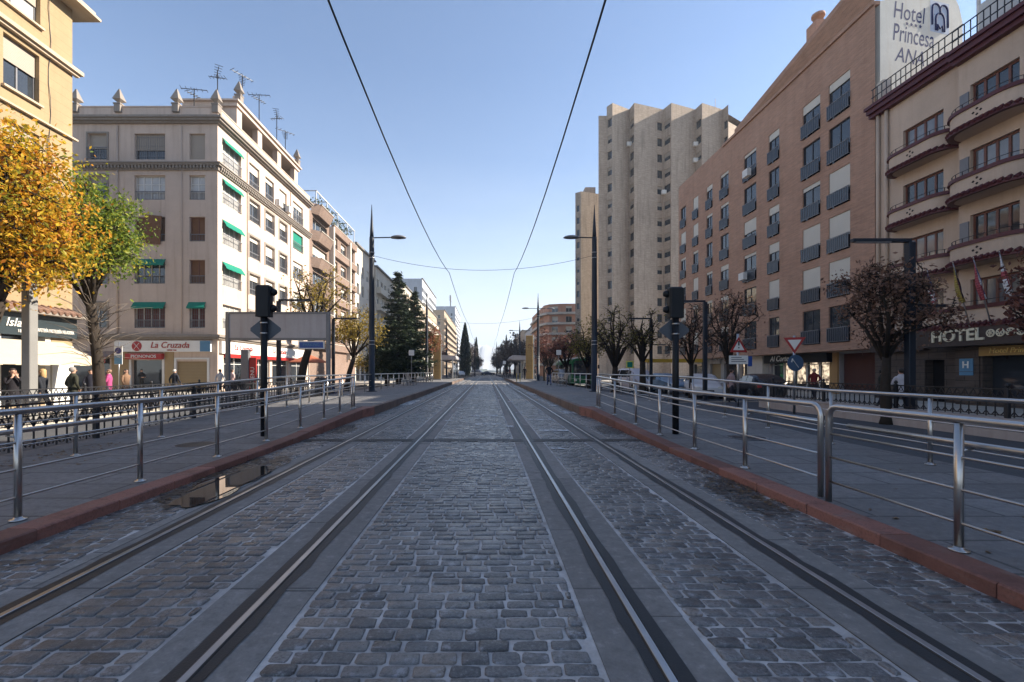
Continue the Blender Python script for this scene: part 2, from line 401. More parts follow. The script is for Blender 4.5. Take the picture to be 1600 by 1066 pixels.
# transverse drain across the tracks
t=thing('drain_channel','dark slotted drain grate crossing all the tram tracks','drain',(0,9.42,0))
mb=MB(); mb.box(-3.8,3.2,-.16,.16,-.05,.0125); mb.build('frame',M['rubber'],t)
for a,c in ((-3.7,-2.95),(-2.7,-1.52),(-1.28,.74),(.98,2.17),(2.41,3.15)):
    x=a; mb=MB()
    while x<c: mb.box(x,x+.018,-.1,.1,-.02,.016); x+=.036
    mb.box(a,c,-.115,-.1,-.02,.016); mb.box(a,c,.1,.115,-.02,.016)
    mb.build('grate',M['railside'],t)
# worn white paint bars between the right pair of rails
m,nt,b=mat('worn paint'); n=noise(nt,coords(nt),6,5,.7); tr=node(nt,'ShaderNodeBsdfTransparent'); mx=node(nt,'ShaderNodeMixShader')
b.inputs['Base Color'].default_value=(.62,.63,.65,1); b.inputs['Roughness'].default_value=.7
lk(nt,ramp(nt,n,[(.42,0),(.56,.85)]),mx.inputs[0]); lk(nt,tr.outputs[0],mx.inputs[1]); lk(nt,b.outputs[0],mx.inputs[2]); lk(nt,mx.outputs[0],nt.nodes['Material Output'].inputs[0])
mb=MB()
for a,c,y,e in ((1.25,1.95,10.75,.28),(1.2,1.9,13.2,.3),(.5,.7,11.5,.35),(-1.2,-.95,12.9,.25),(-1.2,-.98,14.6,.3),(-1.18,-1.0,17.5,.35),(.55,.72,22,.5),(.55,.75,25,.6),(1.0,1.3,21,.5),(1.0,1.25,15.5,.3),(-.5,.35,14.2,.5),(-.3,.4,12,.35),(2.65,3.1,15.2,.8),(2.65,3.0,18.5,.6),(2.6,3.1,27,2),(1.2,1.5,8.3,.15),(-3.7,-3.2,19,3)):
    mb.quad((a,y,.0235),(c,y,.0235),(c,y+e,.0235),(a,y+e,.0235))
struct(mb.build('worn_markings',m))
# puddle by the left kerb
m,nt,b=mat('puddle water'); b.inputs['Base Color'].default_value=(.02,.019,.018,1); b.inputs['Roughness'].default_value=.015; b.inputs['IOR'].default_value=1.33; b.inputs['Specular IOR Level'].default_value=.9
bump(nt,b,noise(nt,coords(nt),2.5,1),.003,.05)
def blob(cx,cy,a,bb,z,n=34,seed=1,wob=.3):
    r=random.Random(seed); ph=[r.uniform(0,6.28) for _ in range(6)]; pts=[]
    for k in range(n):
        g=2*PI*k/n; q=1+wob*(.5*math.sin(2*g+ph[0])+.35*math.sin(3*g+ph[1])+.3*math.sin(5*g+ph[2])+.2*math.sin(9*g+ph[3]))
        pts.append((cx+a*math.cos(g)*q,cy+bb*math.sin(g)*q,z))
    return pts
mb=MB(); mb.poly([(min(-2.94,max(-3.785,x)),y,z) for x,y,z in blob(-3.28,5.75,.34,.9,.0215,seed=5)]); struct(mb.build('puddle',m))
# damp dirt and leaf litter by the kerbs
m,nt,b=mat('damp dirt'); n=noise(nt,coords(nt),7,6,.75); tr=node(nt,'ShaderNodeBsdfTransparent'); mx=node(nt,'ShaderNodeMixShader')
b.inputs['Base Color'].default_value=(.035,.029,.026,1); b.inputs['Roughness'].default_value=.45
lk(nt,ramp(nt,n,[(.42,0),(.55,.9)]),mx.inputs[0]); lk(nt,tr.outputs[0],mx.inputs[1]); lk(nt,b.outputs[0],mx.inputs[2]); lk(nt,mx.outputs[0],nt.nodes['Material Output'].inputs[0])
mb=MB(); mb.poly(blob(2.93,5.3,.26,.75,.023,seed=2)); mb.poly(blob(-3.45,6.3,.32,1.7,.0185,seed=8)); mb.poly(blob(2.95,11,.24,.9,.023,seed=3)); mb.poly(blob(-3.5,11.2,.26,.8,.023,seed=9))
struct(mb.build('damp_patch',m),'stuff')
LF=leafmat('fallen leaves',[(0,(.05,.025,.012)),(.5,(.12,.07,.03)),(1,(.25,.15,.06))],.1)
mb=MB(); r=random.Random(7)
def litter(x0,x1,y0,y1,z,n,s=.035):
    for _ in range(n):
        x=r.uniform(x0,x1); y=r.uniform(y0,y1); g=r.uniform(0,6.28); a=s*r.uniform(.6,1.3); bb=a*.6; e=r.uniform(0,.012)
        ca,sa=math.cos(g),math.sin(g)
        mb.quad((x+ca*a,y+sa*a,z+e),(x-sa*bb,y+ca*bb,z+.002),(x-ca*a,y-sa*a,z+r.uniform(0,.014)),(x+sa*bb,y-ca*bb,z+.002))
litter(2.98,3.2,4.6,6.6,.024,150,.022); litter(2.7,3.2,5,6,.024,50,.02); litter(-3.78,-3.5,4.8,8,.024,70,.025); litter(-7.2,-6.6,5.5,8.5,.104,120,.03); litter(3.6,6,3.2,7,.105,12,.04)
litter(4.15,4.35,3.75,3.85,.105,9,.05); litter(-15.5,-12,10,26,SZ+.13,260,.06); litter(-6.2,-4.6,6,14,.105,22,.035)
struct(mb.build('fallen_leaves',LF,uv=False),'stuff')
# kerbs, pavements and tram platforms
def pz(y): return .1 if y<8.5 else (.1+(y-8.5)/6.1*.18 if y<14.6 else .28)
PE=78
def strip(name, mt, prof, z0=-.3, dz=0):
    # prof: list of (x_a, x_b, y): walkway surface between x_a and x_b following the ramp
    m=MB()
    for (a0,b0,y0),(a1,b1,y1) in zip(prof,prof[1:]):
        t=[(a0,y0,pz(y0)+dz),(b0,y0,pz(y0)+dz),(b1,y1,pz(y1)+dz),(a1,y1,pz(y1)+dz)]
        bo=[(x,y,z0) for x,y,_ in t]; m.quad(*t)
        for k in range(4): m.quad(t[k],bo[k],bo[(k+1)%4],t[(k+1)%4])
    return struct(m.build(name,mt))
ys=[-20,8.5,14.6,PE]
strip('right_pavement',M['pave'],[(3.48,6.75,-20),(3.48,6.75,8.5),(3.5,6.75,14.6),(3.5,6.75,PE)])
strip('left_pavement',M['pave'],[(-7.75,-4.06,-20),(-7.75,-4.06,8.5),(-7.75,-4.1,14.6),(-7.75,-4.1,PE)])
def stones(name, mt, xa, xb, y0, y1, L_, dz, seed):
    # separate kerb stones with open joints, chamfered arris and small offsets
    r=random.Random(seed); m=MB(); y=y0
    while y<y1-.05:
        e=min(y1,y+L_*r.uniform(.97,1.03)); a0,b0,a1,b1=xa(y),xb(y),xa(e),xb(e); ja=r.uniform(-.004,.004); jz=dz+r.uniform(-.003,.004); g=.004; c=.012
        s=1 if abs(a0)<abs(b0) else -1
        sec=lambda yy,A,B: [(A+ja,yy,-.3),(A+ja,yy,pz(yy)+jz-(c if s>0 else 0)),(A+ja+(c if s>0 else 0),yy,pz(yy)+jz),(B+ja-(c if s<0 else 0),yy,pz(yy)+jz),(B+ja,yy,pz(yy)+jz-(c if s<0 else 0)),(B+ja,yy,-.3)]
        i=len(m.v); m.v += sec(y+g,a0,b0)+sec(e-g,a1,b1)
        for k in range(6): m.face((i+k,i+(k+1)%6,i+6+(k+1)%6,i+6+k))
        m.face(range(i+5,i-1,-1)); m.face(range(i+6,i+12)); y=e
    return struct(m.build(name,mt))
rk=lambda y: 3.22 if y<14.15 else 3.22-.165*min(1,(y-14.15)/.45)
lk_=lambda y: -3.8 if y<14.0 else -3.8+.145*min(1,(y-14.0)/.45)
stones('right_kerb',M['kerb'],rk,lambda y:3.48,-20,15.0,.85,.004,1)
stones('left_kerb',M['kerb'],lambda y:-4.06,lk_,-20,14.9,.85,.004,2)
stones('right_platform_edge',M['kerb2'],lambda y:3.05,lambda y:3.22,15.0,PE,1.2,.003,3)
strip('right_platform_band',M['edgepave'],[(3.22,3.95,15.0),(3.22,3.95,PE)],dz=.0045)
stones('left_platform_edge',M['kerb2'],lambda y:-3.82,lambda y:-3.65,14.9,PE,1.2,.003,4)
strip('left_platform_band',M['edgepave'],[(-4.5,-3.82,14.9),(-4.5,-3.82,PE)],dz=.0045)
# distant hills
rr=random.Random(4); 
def ridge(y,h,x0,x1,base,seed,name,mt):
    r=random.Random(seed); m=MB(); n=80; D=500
    hs=[]
    for k in range(n+1):
        u=k/n; q=sum(math.sin(u*f+p)*a for f,p,a in ((5,seed,.3),(11,seed*2.1,.16),(23,seed*3.3,.08),(51,seed*1.7,.04)))
        hs.append(max(.1,.6+q))
    for j in range(5):
        for k in range(n+1):
            e=[0,.55,1,.6,0][j]; m.v.append((x0+(x1-x0)*k/n+r.uniform(-20,20),y-D/2+D*j/4+r.uniform(-40,40),base+h*hs[k]*e*(1+r.uniform(-.06,.06))))
    for j in range(4):
        for k in range(n): a=j*(n+1)+k; m.face((a,a+1,a+n+2,a+n+1),0,True)
    return struct(m.build(name,mt,uv=False))
HM=simple('hill scrub',(.10,.12,.10),.9,0,.2,.4,.01); HS=simple('snowy mountain',(.42,.43,.45),.9,0,.2,.5,.004)
ridge(1000,48,-700,700,-5,2,'hills',HM); ridge(1900,128,-1100,1100,-5,5,'mountains',HS)
# ------------------------------------------------------------------ lettering
def CH_OF(o): return list(o.children)
def text(parent, body, size, loc, rz, mt, ext=.015, shear=0, sx=1, name='lettering', bold=0, align='CENTER'):
    cu=bpy.data.curves.new(name,'FONT'); cu.body=body; cu.size=size; cu.extrude=ext; cu.align_x=align; cu.align_y='CENTER'; cu.shear=shear; cu.offset=bold
    cu.resolution_u=3
    ob=bpy.data.objects.new('tmp',cu); COL.objects.link(ob); bpy.context.view_layer.update()
    me=bpy.data.meshes.new_from_object(ob.evaluated_get(bpy.context.evaluated_depsgraph_get()))
    bpy.data.objects.remove(ob); bpy.data.curves.remove(cu)
    me.transform(Matrix.Diagonal((sx,1,1,1))); me.transform(Matrix.Rotation(PI/2,4,'X')); me.materials.clear(); me.materials.append(mt); me.name=name
    o=bpy.data.objects.new(name,me); COL.objects.link(o); o.parent=parent; o.location=loc; o.rotation_euler=(0,0,rz); return o
# ------------------------------------------------------------------ facades
def UN(th): return Vector((math.cos(th),math.sin(th),0)), Vector((math.sin(th),-math.cos(th),0))
def facade(mb, ox,oy,th,Lw,z0,z1, ops, depth=.2, m=0, mr=None):
    U,N=UN(th); O=Vector((ox,oy,0)); mr=m if mr is None else mr
    P=lambda u,w,z: O+U*u+N*w+Vector((0,0,z))
    us=sorted({0,Lw}|{round(o[k],4) for o in ops for k in (0,1)}); zs=sorted({z0,z1}|{round(o[k],4) for o in ops for k in (2,3)})
    for zi in range(len(zs)-1):
        run=None
        for ui in range(len(us)-1):
            uc=(us[ui]+us[ui+1])/2; zc=(zs[zi]+zs[zi+1])/2
            hole=any(o[0]<uc<o[1] and o[2]<zc<o[3] for o in ops)
            if not hole and run is None: run=us[ui]
            if run is not None and (hole or ui==len(us)-2):
                e=us[ui] if hole else us[ui+1]
                mb.quad(P(run,0,zs[zi]),P(e,0,zs[zi]),P(e,0,zs[zi+1]),P(run,0,zs[zi+1]),m); run=None
    for a,b,c,d in [o[:4] for o in ops]:
        q=[(a,c),(b,c),(b,d),(a,d)]
        for k in range(4):
            (u0,za),(u1,zb)=q[k],q[(k+1)%4]
            mb.quad(P(u0,0,za),P(u1,0,zb),P(u1,-depth,zb),P(u0,-depth,za),mr)
    return P
def wbar(mb,P,u0,u1,w0,w1,z0,z1,m=0):
    # box in facade coordinates
    i=len(mb.v)
    for z in (z0,z1):
        for u,w in ((u0,w0),(u1,w0),(u1,w1),(u0,w1)): mb.v.append(tuple(P(u,w,z)))
    for q in ((0,3,2,1),(4,5,6,7),(0,1,5,4),(1,2,6,5),(2,3,7,6),(3,0,4,7)): mb.face([i+k for k in q],m)
def planwalls(mb, pts, z0, z1, skip=(), m=0):
    n=len(pts)
    for k in range(n):
        if k in skip: continue
        a,b=pts[k],pts[(k+1)%n]; mb.quad((a[0],a[1],z0),(b[0],b[1],z0),(b[0],b[1],z1),(a[0],a[1],z1),m)
WC={}
def win(root, ox,oy,th,u,z,w,h, depth=.2, nm=1, tr=0, fm='white', gm='glass', shut=0, sm='shutter', rail=0, rproj=.12, rstep=.11, rm='grey', panel=0, awn=0, bars=0, sill=0, sillm=None, fw=.055, surround=0):
    key=(round(w,2),round(h,2),depth,nm,tr,fm,gm,shut,sm,rail,rproj,rstep,rm,panel,awn,bars,sill,fw,surround)
    U,N=UN(th); p=Vector((ox,oy,0))+U*u; loc=(p.x,p.y,z)
    if key in WC: return copy_tree(WC[key],root,loc,th)
    d=depth; mb=MB()
    mb.box(0,fw,d-.06,d,0,h); mb.box(w-fw,w,d-.06,d,0,h); mb.box(fw,w-fw,d-.06,d,0,fw); mb.box(fw,w-fw,d-.06,d,h-fw,h)
    for k in range(1,nm+1):
        x=w*k/(nm+1); mb.box(x-fw*.6,x+fw*.6,d-.055,d-.003,fw,h-fw)
    for k in range(1,tr+1):
        q=h*k/(tr+1); mb.box(fw,w-fw,d-.05,d-.006,q-.022,q+.022)
    o=mb.build('window',M[fm],root,loc,th)
    mb=MB(); mb.box(.005,w-.005,d-.02,d-.012,.005,h-.005); mb.build('pane',M[gm],o)
    if shut:
        mb=MB(); mb.box(fw*.3,w-fw*.3,d-.1,d-.066,h*(1-shut),h-.004); mb.build('shutter',M[sm],o)
    if rail:
        mb=MB(); q=-rproj; n=max(2,int(w/rstep))
        mb.box(-.04,w+.04,q-.02,q+.02,rail-.03,rail+.02); mb.box(-.04,w+.04,q-.015,q+.015,.06,.09)
        for k in range(n+1):
            x=w*k/n; mb.box(x-.009,x+.009,q-.009,q+.009,.09,rail-.03)
        for x in (-.04,w+.02): mb.box(x,x+.02,q+.02,.06,rail-.03,rail); mb.box(x,x+.02,q+.015,.06,.06,.085)
        ro=mb.build('railing',M[rm],o)
        if panel:
            mb=MB(); mb.box(-.02,w+.02,q+.012,q+.02,.1,rail-.04); mb.build('panel',M['railpanel'],o)
    if bars:
        mb=MB(); n=int(w/.13)
        for k in range(1,n): x=w*k/n; mb.box(x-.008,x+.008,d-.13,d-.114,.02,h-.02)
        for q in (.3,h*.55,h-.25): mb.box(.01,w-.01,d-.128,d-.116,q,q+.02)
        mb.build('bars',M[rm],o)
    if awn:
        mb=MB(); pj=.3*awn; dz=.44*awn
        n=10
        for k in range(n):
            xa,xb=-.06+(w+.12)*k/n,-.06+(w+.12)*(k+1)/n
            va=.1+.02*(k%2); 
            for (A,B) in (((.0,h+.05),(-pj,h+.05-dz)),((-pj,h+.05-dz),(-pj-.01,h+.05-dz-va))):
                mb.quad((xa,A[0],A[1]),(xb,A[0],A[1]),(xb,B[0],B[1]),(xa,B[0],B[1]))
                mb.quad((xa,A[0]+.012,A[1]-.012),(xb,A[0]+.012,A[1]-.012),(xb,B[0]+.012,B[1]-.008),(xa,B[0]+.012,B[1]-.008))
        for x in (-.06,w+.05): mb.bar((x,0,h-.35),(x,-pj,h+.04-dz),.02)
        mb.build('awning',M['green'],o)
    if sill:
        mb=MB(); mb.box(-.08,w+.08,-sill,.02,-.09,-.002); mb.build('sill',M[sillm or 'cornice'],o)
    if surround:
        mb=MB(); s=surround
        mb.box(-s,-.001,-.05,.01,-.05,h+s); mb.box(w+.001,w+s,-.05,.01,-.05,h+s); mb.box(-.001,w+.001,-.05,.01,h+.001,h+s)
        mb.build('surround',M['cornice'],o)
    WC[key]=o; return o
M['cornice']=plaster('grey brown stone trim',(.27,.235,.205),amt=.5)
M['railpanel']=simple('smoked railing panel',(.035,.044,.058),.18,0,.5,.3,3)
M['cruz']=plaster('warm beige plaster',(.58,.465,.385),amt=.5)
M['cruzside']=M['cruz']
M['yellow']=plaster('yellow ochre render',(.345,.25,.145),amt=.25,lines=.75); M['creamstone']=plaster('cream stone trim',(.47,.38,.28),amt=.3)
M['rooftile']=simple('roof tile',(.2,.12,.09),.9,0,.2,.4,4)
M['roofdark']=simple('flat roof gravel',(.2,.19,.18),.9,0,.2,.3,2)

def finial(mb,x,y,z,h=1.25,w=.3):
    mb.bbox(x-w*.8,x+w*.8,y-w*.8,y+w*.8,z-.55,z,.02); mb.box(x-w*.9,x+w*.9,y-w*.9,y+w*.9,z,z+.09)
    pts=[(.16,.09),(.12,.2),(.42,.38),(.05,h)]
    for (ra,za),(rb,zb) in zip(pts,pts[1:]):
        A=[(x+ra*sx*w/.42,y+ra*sy*w/.42,z+za) for sx,sy in ((-1,-1),(1,-1),(1,1),(-1,1))]; B=[(x+rb*sx*w/.42,y+rb*sy*w/.42,z+zb) for sx,sy in ((-1,-1),(1,-1),(1,1),(-1,1))]
        for k in range(4): mb.quad(A[k],A[(k+1)%4],B[(k+1)%4],B[k])
def antenna(mb,x,y,z,h,a=.4,n=6):
    mb.bar((x,y,z),(x,y,z+h),.055)
    for q,(l,zz) in enumerate(((.9,h-.15),(.6,h-.6))):
        dx,dy=math.cos(a+q),math.sin(a+q); mb.bar((x-dx*l,y-dy*l,z+zz),(x+dx*l,y+dy*l,z+zz+.15),.04)
        for k in range(n):
            t=-l+2*l*k/(n-1); e=.28-.02*k; cx,cy=x+dx*t,y+dy*t; mb.bar((cx+dy*e,cy-dx*e,z+zz+.08),(cx-dy*e,cy+dx*e,z+zz+.08),.028)

# ================================================================== yellow building, far left
R90=PI/2
t=thing('yellow_building','yellow rendered apartment block with striped walls and a pastry shop below','building',(-19.7,3,0),0)
ops=[(15.55,17.05,13.15,15.3),(15.0,17.1,16.6,18.2),(15.55,17.05,9.7,11.8),(15.55,17.05,6.2,8.3),(12,13.5,13.15,15.3),(12,13.5,9.7,11.8)]
mb=MB(); P=facade(mb,0,0,R90,18.65,3.9,18.6,ops,.3); planwalls(mb,[(0,0),(0,18.65),(-12,18.65),(-12,0)],-.3,18.6,(0,)); 
P2=facade(mb,0,0,R90,18.65,-.3,3.9,[(8,17.6,0,3.0)],.5); mb.build('wall',M['yellow'],t)
mb=MB(); mb.box(-12.4,.75,-.3,19.4,18.6,18.72); mb.box(-12.4,.6,-.3,19.25,18.72,18.95); mb.build('roof',M['creamstone'],t)
mb=MB()
for u,s in ((-.3,.16),): 
    wbar(mb,P,0,18.95,0,.3,15.62,15.8); wbar(mb,P,0,18.85,0,.18,15.5,15.62)
    wbar(mb,P,0,18.8,0,.16,12.42,12.5)
mb.build('string_course',M['creamstone'],t)
mb=MB(); wbar(mb,P,0,19.0,0,.55,3.9,4.02); 
for k in range(60):
    u=.1+k*.31; a=P(u,0,4.3); b=P(u,.62,4.03); mb.tube([a,b],.1,6,1)
mb.build('cornice',[M['cornice'],M['rooftile']],t)
for k,(a,b,c,d) in enumerate(ops): win(t,0,0,R90,a,c,b-a,d-c,.28,1,0,'grey','curtain' if k%2 else 'glass',.45,'tanshutter',sill=.14,sillm='creamstone')
for u,za,zb in ((17.5,9,18.4),(17.42,5,12)):
    mb=MB(); pts=[P(u+.06*math.sin(q*1.3),.03+.02*math.sin(q*2),za+(zb-za)*q/14) for q in range(15)]; mb.tube(pts,.016,4); mb.build('cable',M['iron'],t)
g=MB(); wbar(g,P2,8,17.6,-.49,-.45,0,3.0); g.build('shop_window',M['glass'],t)
mb=MB()
for u in (8,10.4,12.8,15.2,17.3): wbar(mb,P2,u,u+.25,-.44,.02,-.2,2.95)
wbar(mb,P2,17.6,18.65,0,.06,-.2,2.6); mb.build('shop_frame',M['white'],t)
mb=MB(); wbar(mb,P2,6,18.7,0,.18,2.95,3.88); sg=mb.build('shop_sign',simple('dark shop fascia',(.03,.04,.045),.25),t)
text(sg,'CAFETERÍA PASTELERÍA HELADERÍA',.22,(.2,17.6,3.22),R90,M['signwhite'],sx=.52); text(sg,'Isla',.5,(.2,15.75,3.45),R90,M['signwhite'],shear=.3); text(sg,'1897',.18,(.2,16.1,3.12),R90,M['signwhite'])
mb=MB(); n=24
for k in range(n):
    ya,yb=7+11*k/n,7+11*(k+1)/n
    mb.quad((.18,ya,2.75),(.18,yb,2.75),(1.75,yb,1.95),(1.75,ya,1.95)); mb.quad((1.75,ya,1.95),(1.75,yb,1.95),(1.77,yb,1.68+.02*(k%2)),(1.77,ya,1.68+.02*(k%2)))
    mb.quad((.18,ya,2.72),(.18,yb,2.72),(1.73,yb,1.92),(1.73,ya,1.92))
for y in (7,18): mb.poly([(.18,y,2.75),(1.75,y,1.95),(1.75,y,1.7),(1.2,y,1.9),(.18,y,2.4)])
for y in (7.02,12.5,17.98): mb.bar((.2,y,2.1),(1.72,y,1.9),.04)
mb.build('awning',M['cream'],t)

# ================================================================== corner building with the sweet shop
t=thing('corner_building','beige corner apartment block with pinnacles on its parapet and green awnings','building',(-19.7,33.35,0),0)
rows=[(4.6,1.85),(7.85,1.75),(10.95,1.8),(14.0,1.8),(16.95,1.9)]
fc=[(2.0,1.4),(5.4,2.25),(9.43,1.15)]; sc=[(.65,2.55),(4.45,1.7),(7.2,1.65),(9.95,1.6),(13.0,2.5)]
FO=[]; SO=[]
FW=[]; SW=[]
for r,(z,h) in enumerate(rows):
    for c,(u,w_) in enumerate(fc): FO.append((u,u+w_,z,z+h)); FW.append((r,c,u,w_,z,h))
    for c,(u,w_) in enumerate(sc): SO.append((u,u+w_,z,z+h)); SW.append((r,c,u,w_,z,h))
FO+=[(5.2,7.45,-.1,2.25),(8.5,10.75,-.1,2.15),(.6,3.6,-.1,2.4)]
SO+=[(.8,4.1,.1,2.45),(4.6,8.0,.1,2.45),(8.5,11.9,.1,2.45),(12.4,16,.1,2.45)]
LF_,LS=11.5,17.25; H1=19.6
mb=MB(); PF=facade(mb,-LF_,0,0,LF_,-.3,H1,FO,.28); PS=facade(mb,0,0,R90,LS,-.3,H1,SO,.28)
planwalls(mb,[(-LF_,0),(0,0),(0,LS),(-LF_,LS)],-.3,H1,(0,1)); mb.build('wall',M['cruz'],t)
mb=MB(); mb.box(-LF_+.1,-.1,.1,LS-.1,H1,20.0); mb.build('roof',M['roofdark'],t)
def cornice(mb,prof,z):
    for w_,z0,z1 in prof:
        mb.box(-LF_-.02,w_,-w_,0.02,z+z0,z+z1); mb.box(-.02,w_,.02,LS+.01,z+z0,z+z1)
mb=MB(); cornice(mb,((.2,0,.12),(.38,.12,.27),(.5,.27,.42)),H1-.05); mb.build('cornice',M['cornice'],t)
mb=MB(); cornice(mb,((.2,0,.14),(.34,.14,.32)),3.78); mb.build('cornice',M['cornice'],t)
mb=MB(); cornice(mb,((.12,0,.3),(.3,.3,.42),(.38,.42,.5)),16.15)
for k in range(46):
    u=.1+k*.25; 
    if u<LF_: wbar(mb,PF,u,u+.13,0,.26,16.25,16.45)
for k in range(70):
    u=.1+k*.25
    if u<LS: wbar(mb,PS,u,u+.13,0,.26,16.25,16.45)
mb.build('cornice',M['cornice'],t)
mb=MB(); mb.box(-LF_,.05,-.05,.15,19.97,20.75); mb.box(-.15,.05,.15,LS,19.97,20.75); mb.box(-LF_,.09,-.09,.19,20.75,20.83); mb.box(-.19,.09,.19,LS,20.75,20.83)
mb.build('parapet',M['cruz'],t)
for x,y,z in ((-10.35,0,20.9),(-7.2,0,20.9),(-2.98,0,20.9),(-.1,.05,20.9),(0,2.9,23.3),(0,14,23.3)):
    mb=MB(); finial(mb,x,y,z,1.2,.3); mb.build('pinnacle',M['cornice'],t)
# roof loggia
mb=MB(); 
for u in (2.6,5.9,9.6,13.4): wbar(mb,PS,u,u+.75,-.5,-.02,19.9,22.3)
wbar(mb,PS,2.6,14.15,-4,-3.7,19.9,22.3); wbar(mb,PS,2.6,2.9,-4,-.5,19.9,22.3); wbar(mb,PS,13.9,14.15,-4,-.5,19.9,22.3)
wbar(mb,PS,2.4,14.35,-4.2,.12,22.3,22.62); wbar(mb,PS,2.2,14.55,-4.3,.3,22.62,22.75); wbar(mb,PS,2.7,14.05,-.4,-.1,22.75,23.25)
mb.build('roof_loggia',M['cruz'],t)
mb=MB()
for a,b in ((3.35,5.9),(6.65,9.6),(10.35,13.4)):
    for k in range(9): wbar(mb,PS,a+(b-a)*k/9+.1,a+(b-a)*k/9+.16,-.3,-.24,20.4,21.0)
    wbar(mb,PS,a,b,-.32,-.22,21.0,21.06)
mb.build('loggia_railing',M['cornice'],t)
for u,w_,h in ((8.2,1.2,.9),(10.2,1.6,1.1),(12,1,.8)): mb=MB(); wbar(mb,PS,u,u+w_,-3,-.6,22.75,22.75+h); mb.build('rooftop_unit',M['cornice'],t)
for x,y,z,h,a in ((-3.0,2,20,3.4,.3),(-1.3,2.2,20,4.9,2.2),(-.6,4.5,22.7,3.4,1.1),(-.7,7.5,22.7,3.6,.2),(-.5,10.5,22.7,3.6,1.9),(-.6,12.6,22.7,3.0,.9)):
    mb=MB(); antenna(mb,x,y,z,h,a); mb.build('antenna',M['iron'],t)
for u,z in ((9.1,16.9),(11.2,17.05),(12.2,8.2)): mb=MB(); wbar(mb,PS,u,u+.75,.02,.4,z,z+.6); mb.build('air_conditioner',M['white'],t)
mb=MB()
for x,y,rr in ((-7.3,-.06,.05),(-2.6,-.05,.03),(.06,4.1,.05),(.06,12.4,.05)):
    mb=MB(); mb.tube([(x,y,4.2),(x,y,19.4)],rr,6); mb.build('downpipe',M['cruz'],t)
for r,c,u,w_,z,h in FW:
    k=dict(depth=.26)
    if c==0: k.update(fm='grey',nm=1,shut=.55 if r==4 else .3,sm='tanshutter',rail=.85 if r>2 else 0,rm='grey',surround=.12)
    elif r==4: k.update(fm='grey',shut=.62 if c==1 else .98,sm='tanshutter',nm=2 if c==1 else 1,bars=1 if c==1 else 0,rm='grey')
    elif r==3: k.update(fm='white',gm='curtain',nm=3 if c==1 else 1,tr=2,rail=.65,rm='grey',rproj=-.1)
    elif r==2: k.update(fm='wood',gm='browncurtain',nm=2 if c==1 else 1,rail=.55,rproj=-.1,rm='grey')
    elif r==1: k.update(fm='wood' if c==2 else 'cream',gm='browncurtain' if c==2 else 'glass',nm=3 if c==1 else 1,rail=.6,rproj=-.1,awn=.9 if c==1 else 0)
    else: k.update(fm='white',gm='redcurtain',nm=3 if c==1 else 1,bars=1,rm='grey',rail=.6,rproj=-.08,awn=.9)
    M.setdefault('redcurtain',simple('red brown curtain',(.12,.035,.03),.8))
    win(t,-LF_,0,0,u,z,w_,h,**k)
for r,c,u,w_,z,h in SW:
    k=dict(depth=.26,sillm='cornice')
    if c in (0,4): k.update(fm='white',gm='curtain',nm=3,rail=.75,rproj=.05,rm='grey',awn=(1.0 if r<3 else .75) if (c==0 and r>0) else 0); 
    if c==4: k.update(shut=.9 if r==3 else .25,sm='green' if r==3 else 'shutter',gm='glass')
    if c in (1,2,3): k.update(fm='grey',gm='glass',nm=1,shut=[.2,.5,.15,.3,.35][(r*2+c)%5],sm='shutter',rail=.5,rproj=-.08,rm='grey',surround=.16 if r<4 else 0)
    win(t,0,0,R90,u,z,w_,h,**k)
# leaning brown blind on the third floor
mb=MB(); mb.box(-.62,.62,-.02,.02,0,2.05); o=mb.build('loose_blind',M['browncurtain'],t,(-LF_+6.75,-.1,10.75)); o.rotation_euler=(rad(4),rad(6),0)
# ground floor shops
for PQ,a,b,c,d in [(PF,5.2,7.45,-.1,2.25),(PF,.6,3.6,-.1,2.4)]+[(PS,)+tuple(o) for o in SO[-4:]]:
    mb=MB(); wbar(mb,PQ,a,b,-.27,-.22,c,d); mb.build('shop_window',M['glass'],t)
mb=MB(); wbar(mb,PF,8.5,10.75,-.15,-.1,-.1,2.15); mb.build('roller_door',M['bronzeshutter'],t)
for a,b in ((5.2,7.45),(8.5,10.75)):
    mb=MB(); wbar(mb,PF,a-.16,a,0,.05,-.1,2.3); wbar(mb,PF,b,b+.16,0,.05,-.1,2.3); wbar(mb,PF,a-.16,b+.16,0,.05,2.3,2.42); mb.build('shop_frame',M['white'],t)
for a,b,c,d in SO[-4:]:
    mb=MB()
    for q in (a,(a+b)/2-.03,b-.06): wbar(mb,PS,q,q+.06,-.215,-.15,c,d)
    wbar(mb,PS,a,b,-.21,-.16,1.95,2.0); mb.build('shop_frame',M['white'],t)
mb=MB()
tc=simple('tan cladding',(.32,.225,.11),.6)
for a,b in ((3.75,5.0),(7.65,8.3)): mb=MB(); wbar(mb,PF,a,b,0,.03,-.1,2.85); mb.build('tan_cladding',tc,t)
mb=MB(); wbar(mb,PF,4.1,11.1,0,.22,2.85,3.66); sg=mb.build('shop_sign',M['signwhite'],t)
rd=M['red']
text(sg,'La Cruzada',.62,(-3.35,-.24,3.32),0,rd,shear=.25); text(sg,'DESDE 1960',.13,(-3.2,-.24,2.96),0,rd)
mb=MB(); mb.lathe([(.36,0),(.36,.02)],(0,0,0),20); mb.xf(Matrix.Translation((-5.75,-.225,3.26))@Matrix.Rotation(PI/2,4,'X')); e=mb.build('emblem',rd,sg)
mb=MB(); 
for a in (.7,-.7): mb.bar((-5.75-.34*math.sin(a),-.25,3.26-.34*math.cos(a)),(-5.75+.3*math.sin(a),-.25,3.26+.3*math.cos(a)),.05,.02)
mb.build('emblem_cross',M['signwhite'],e)
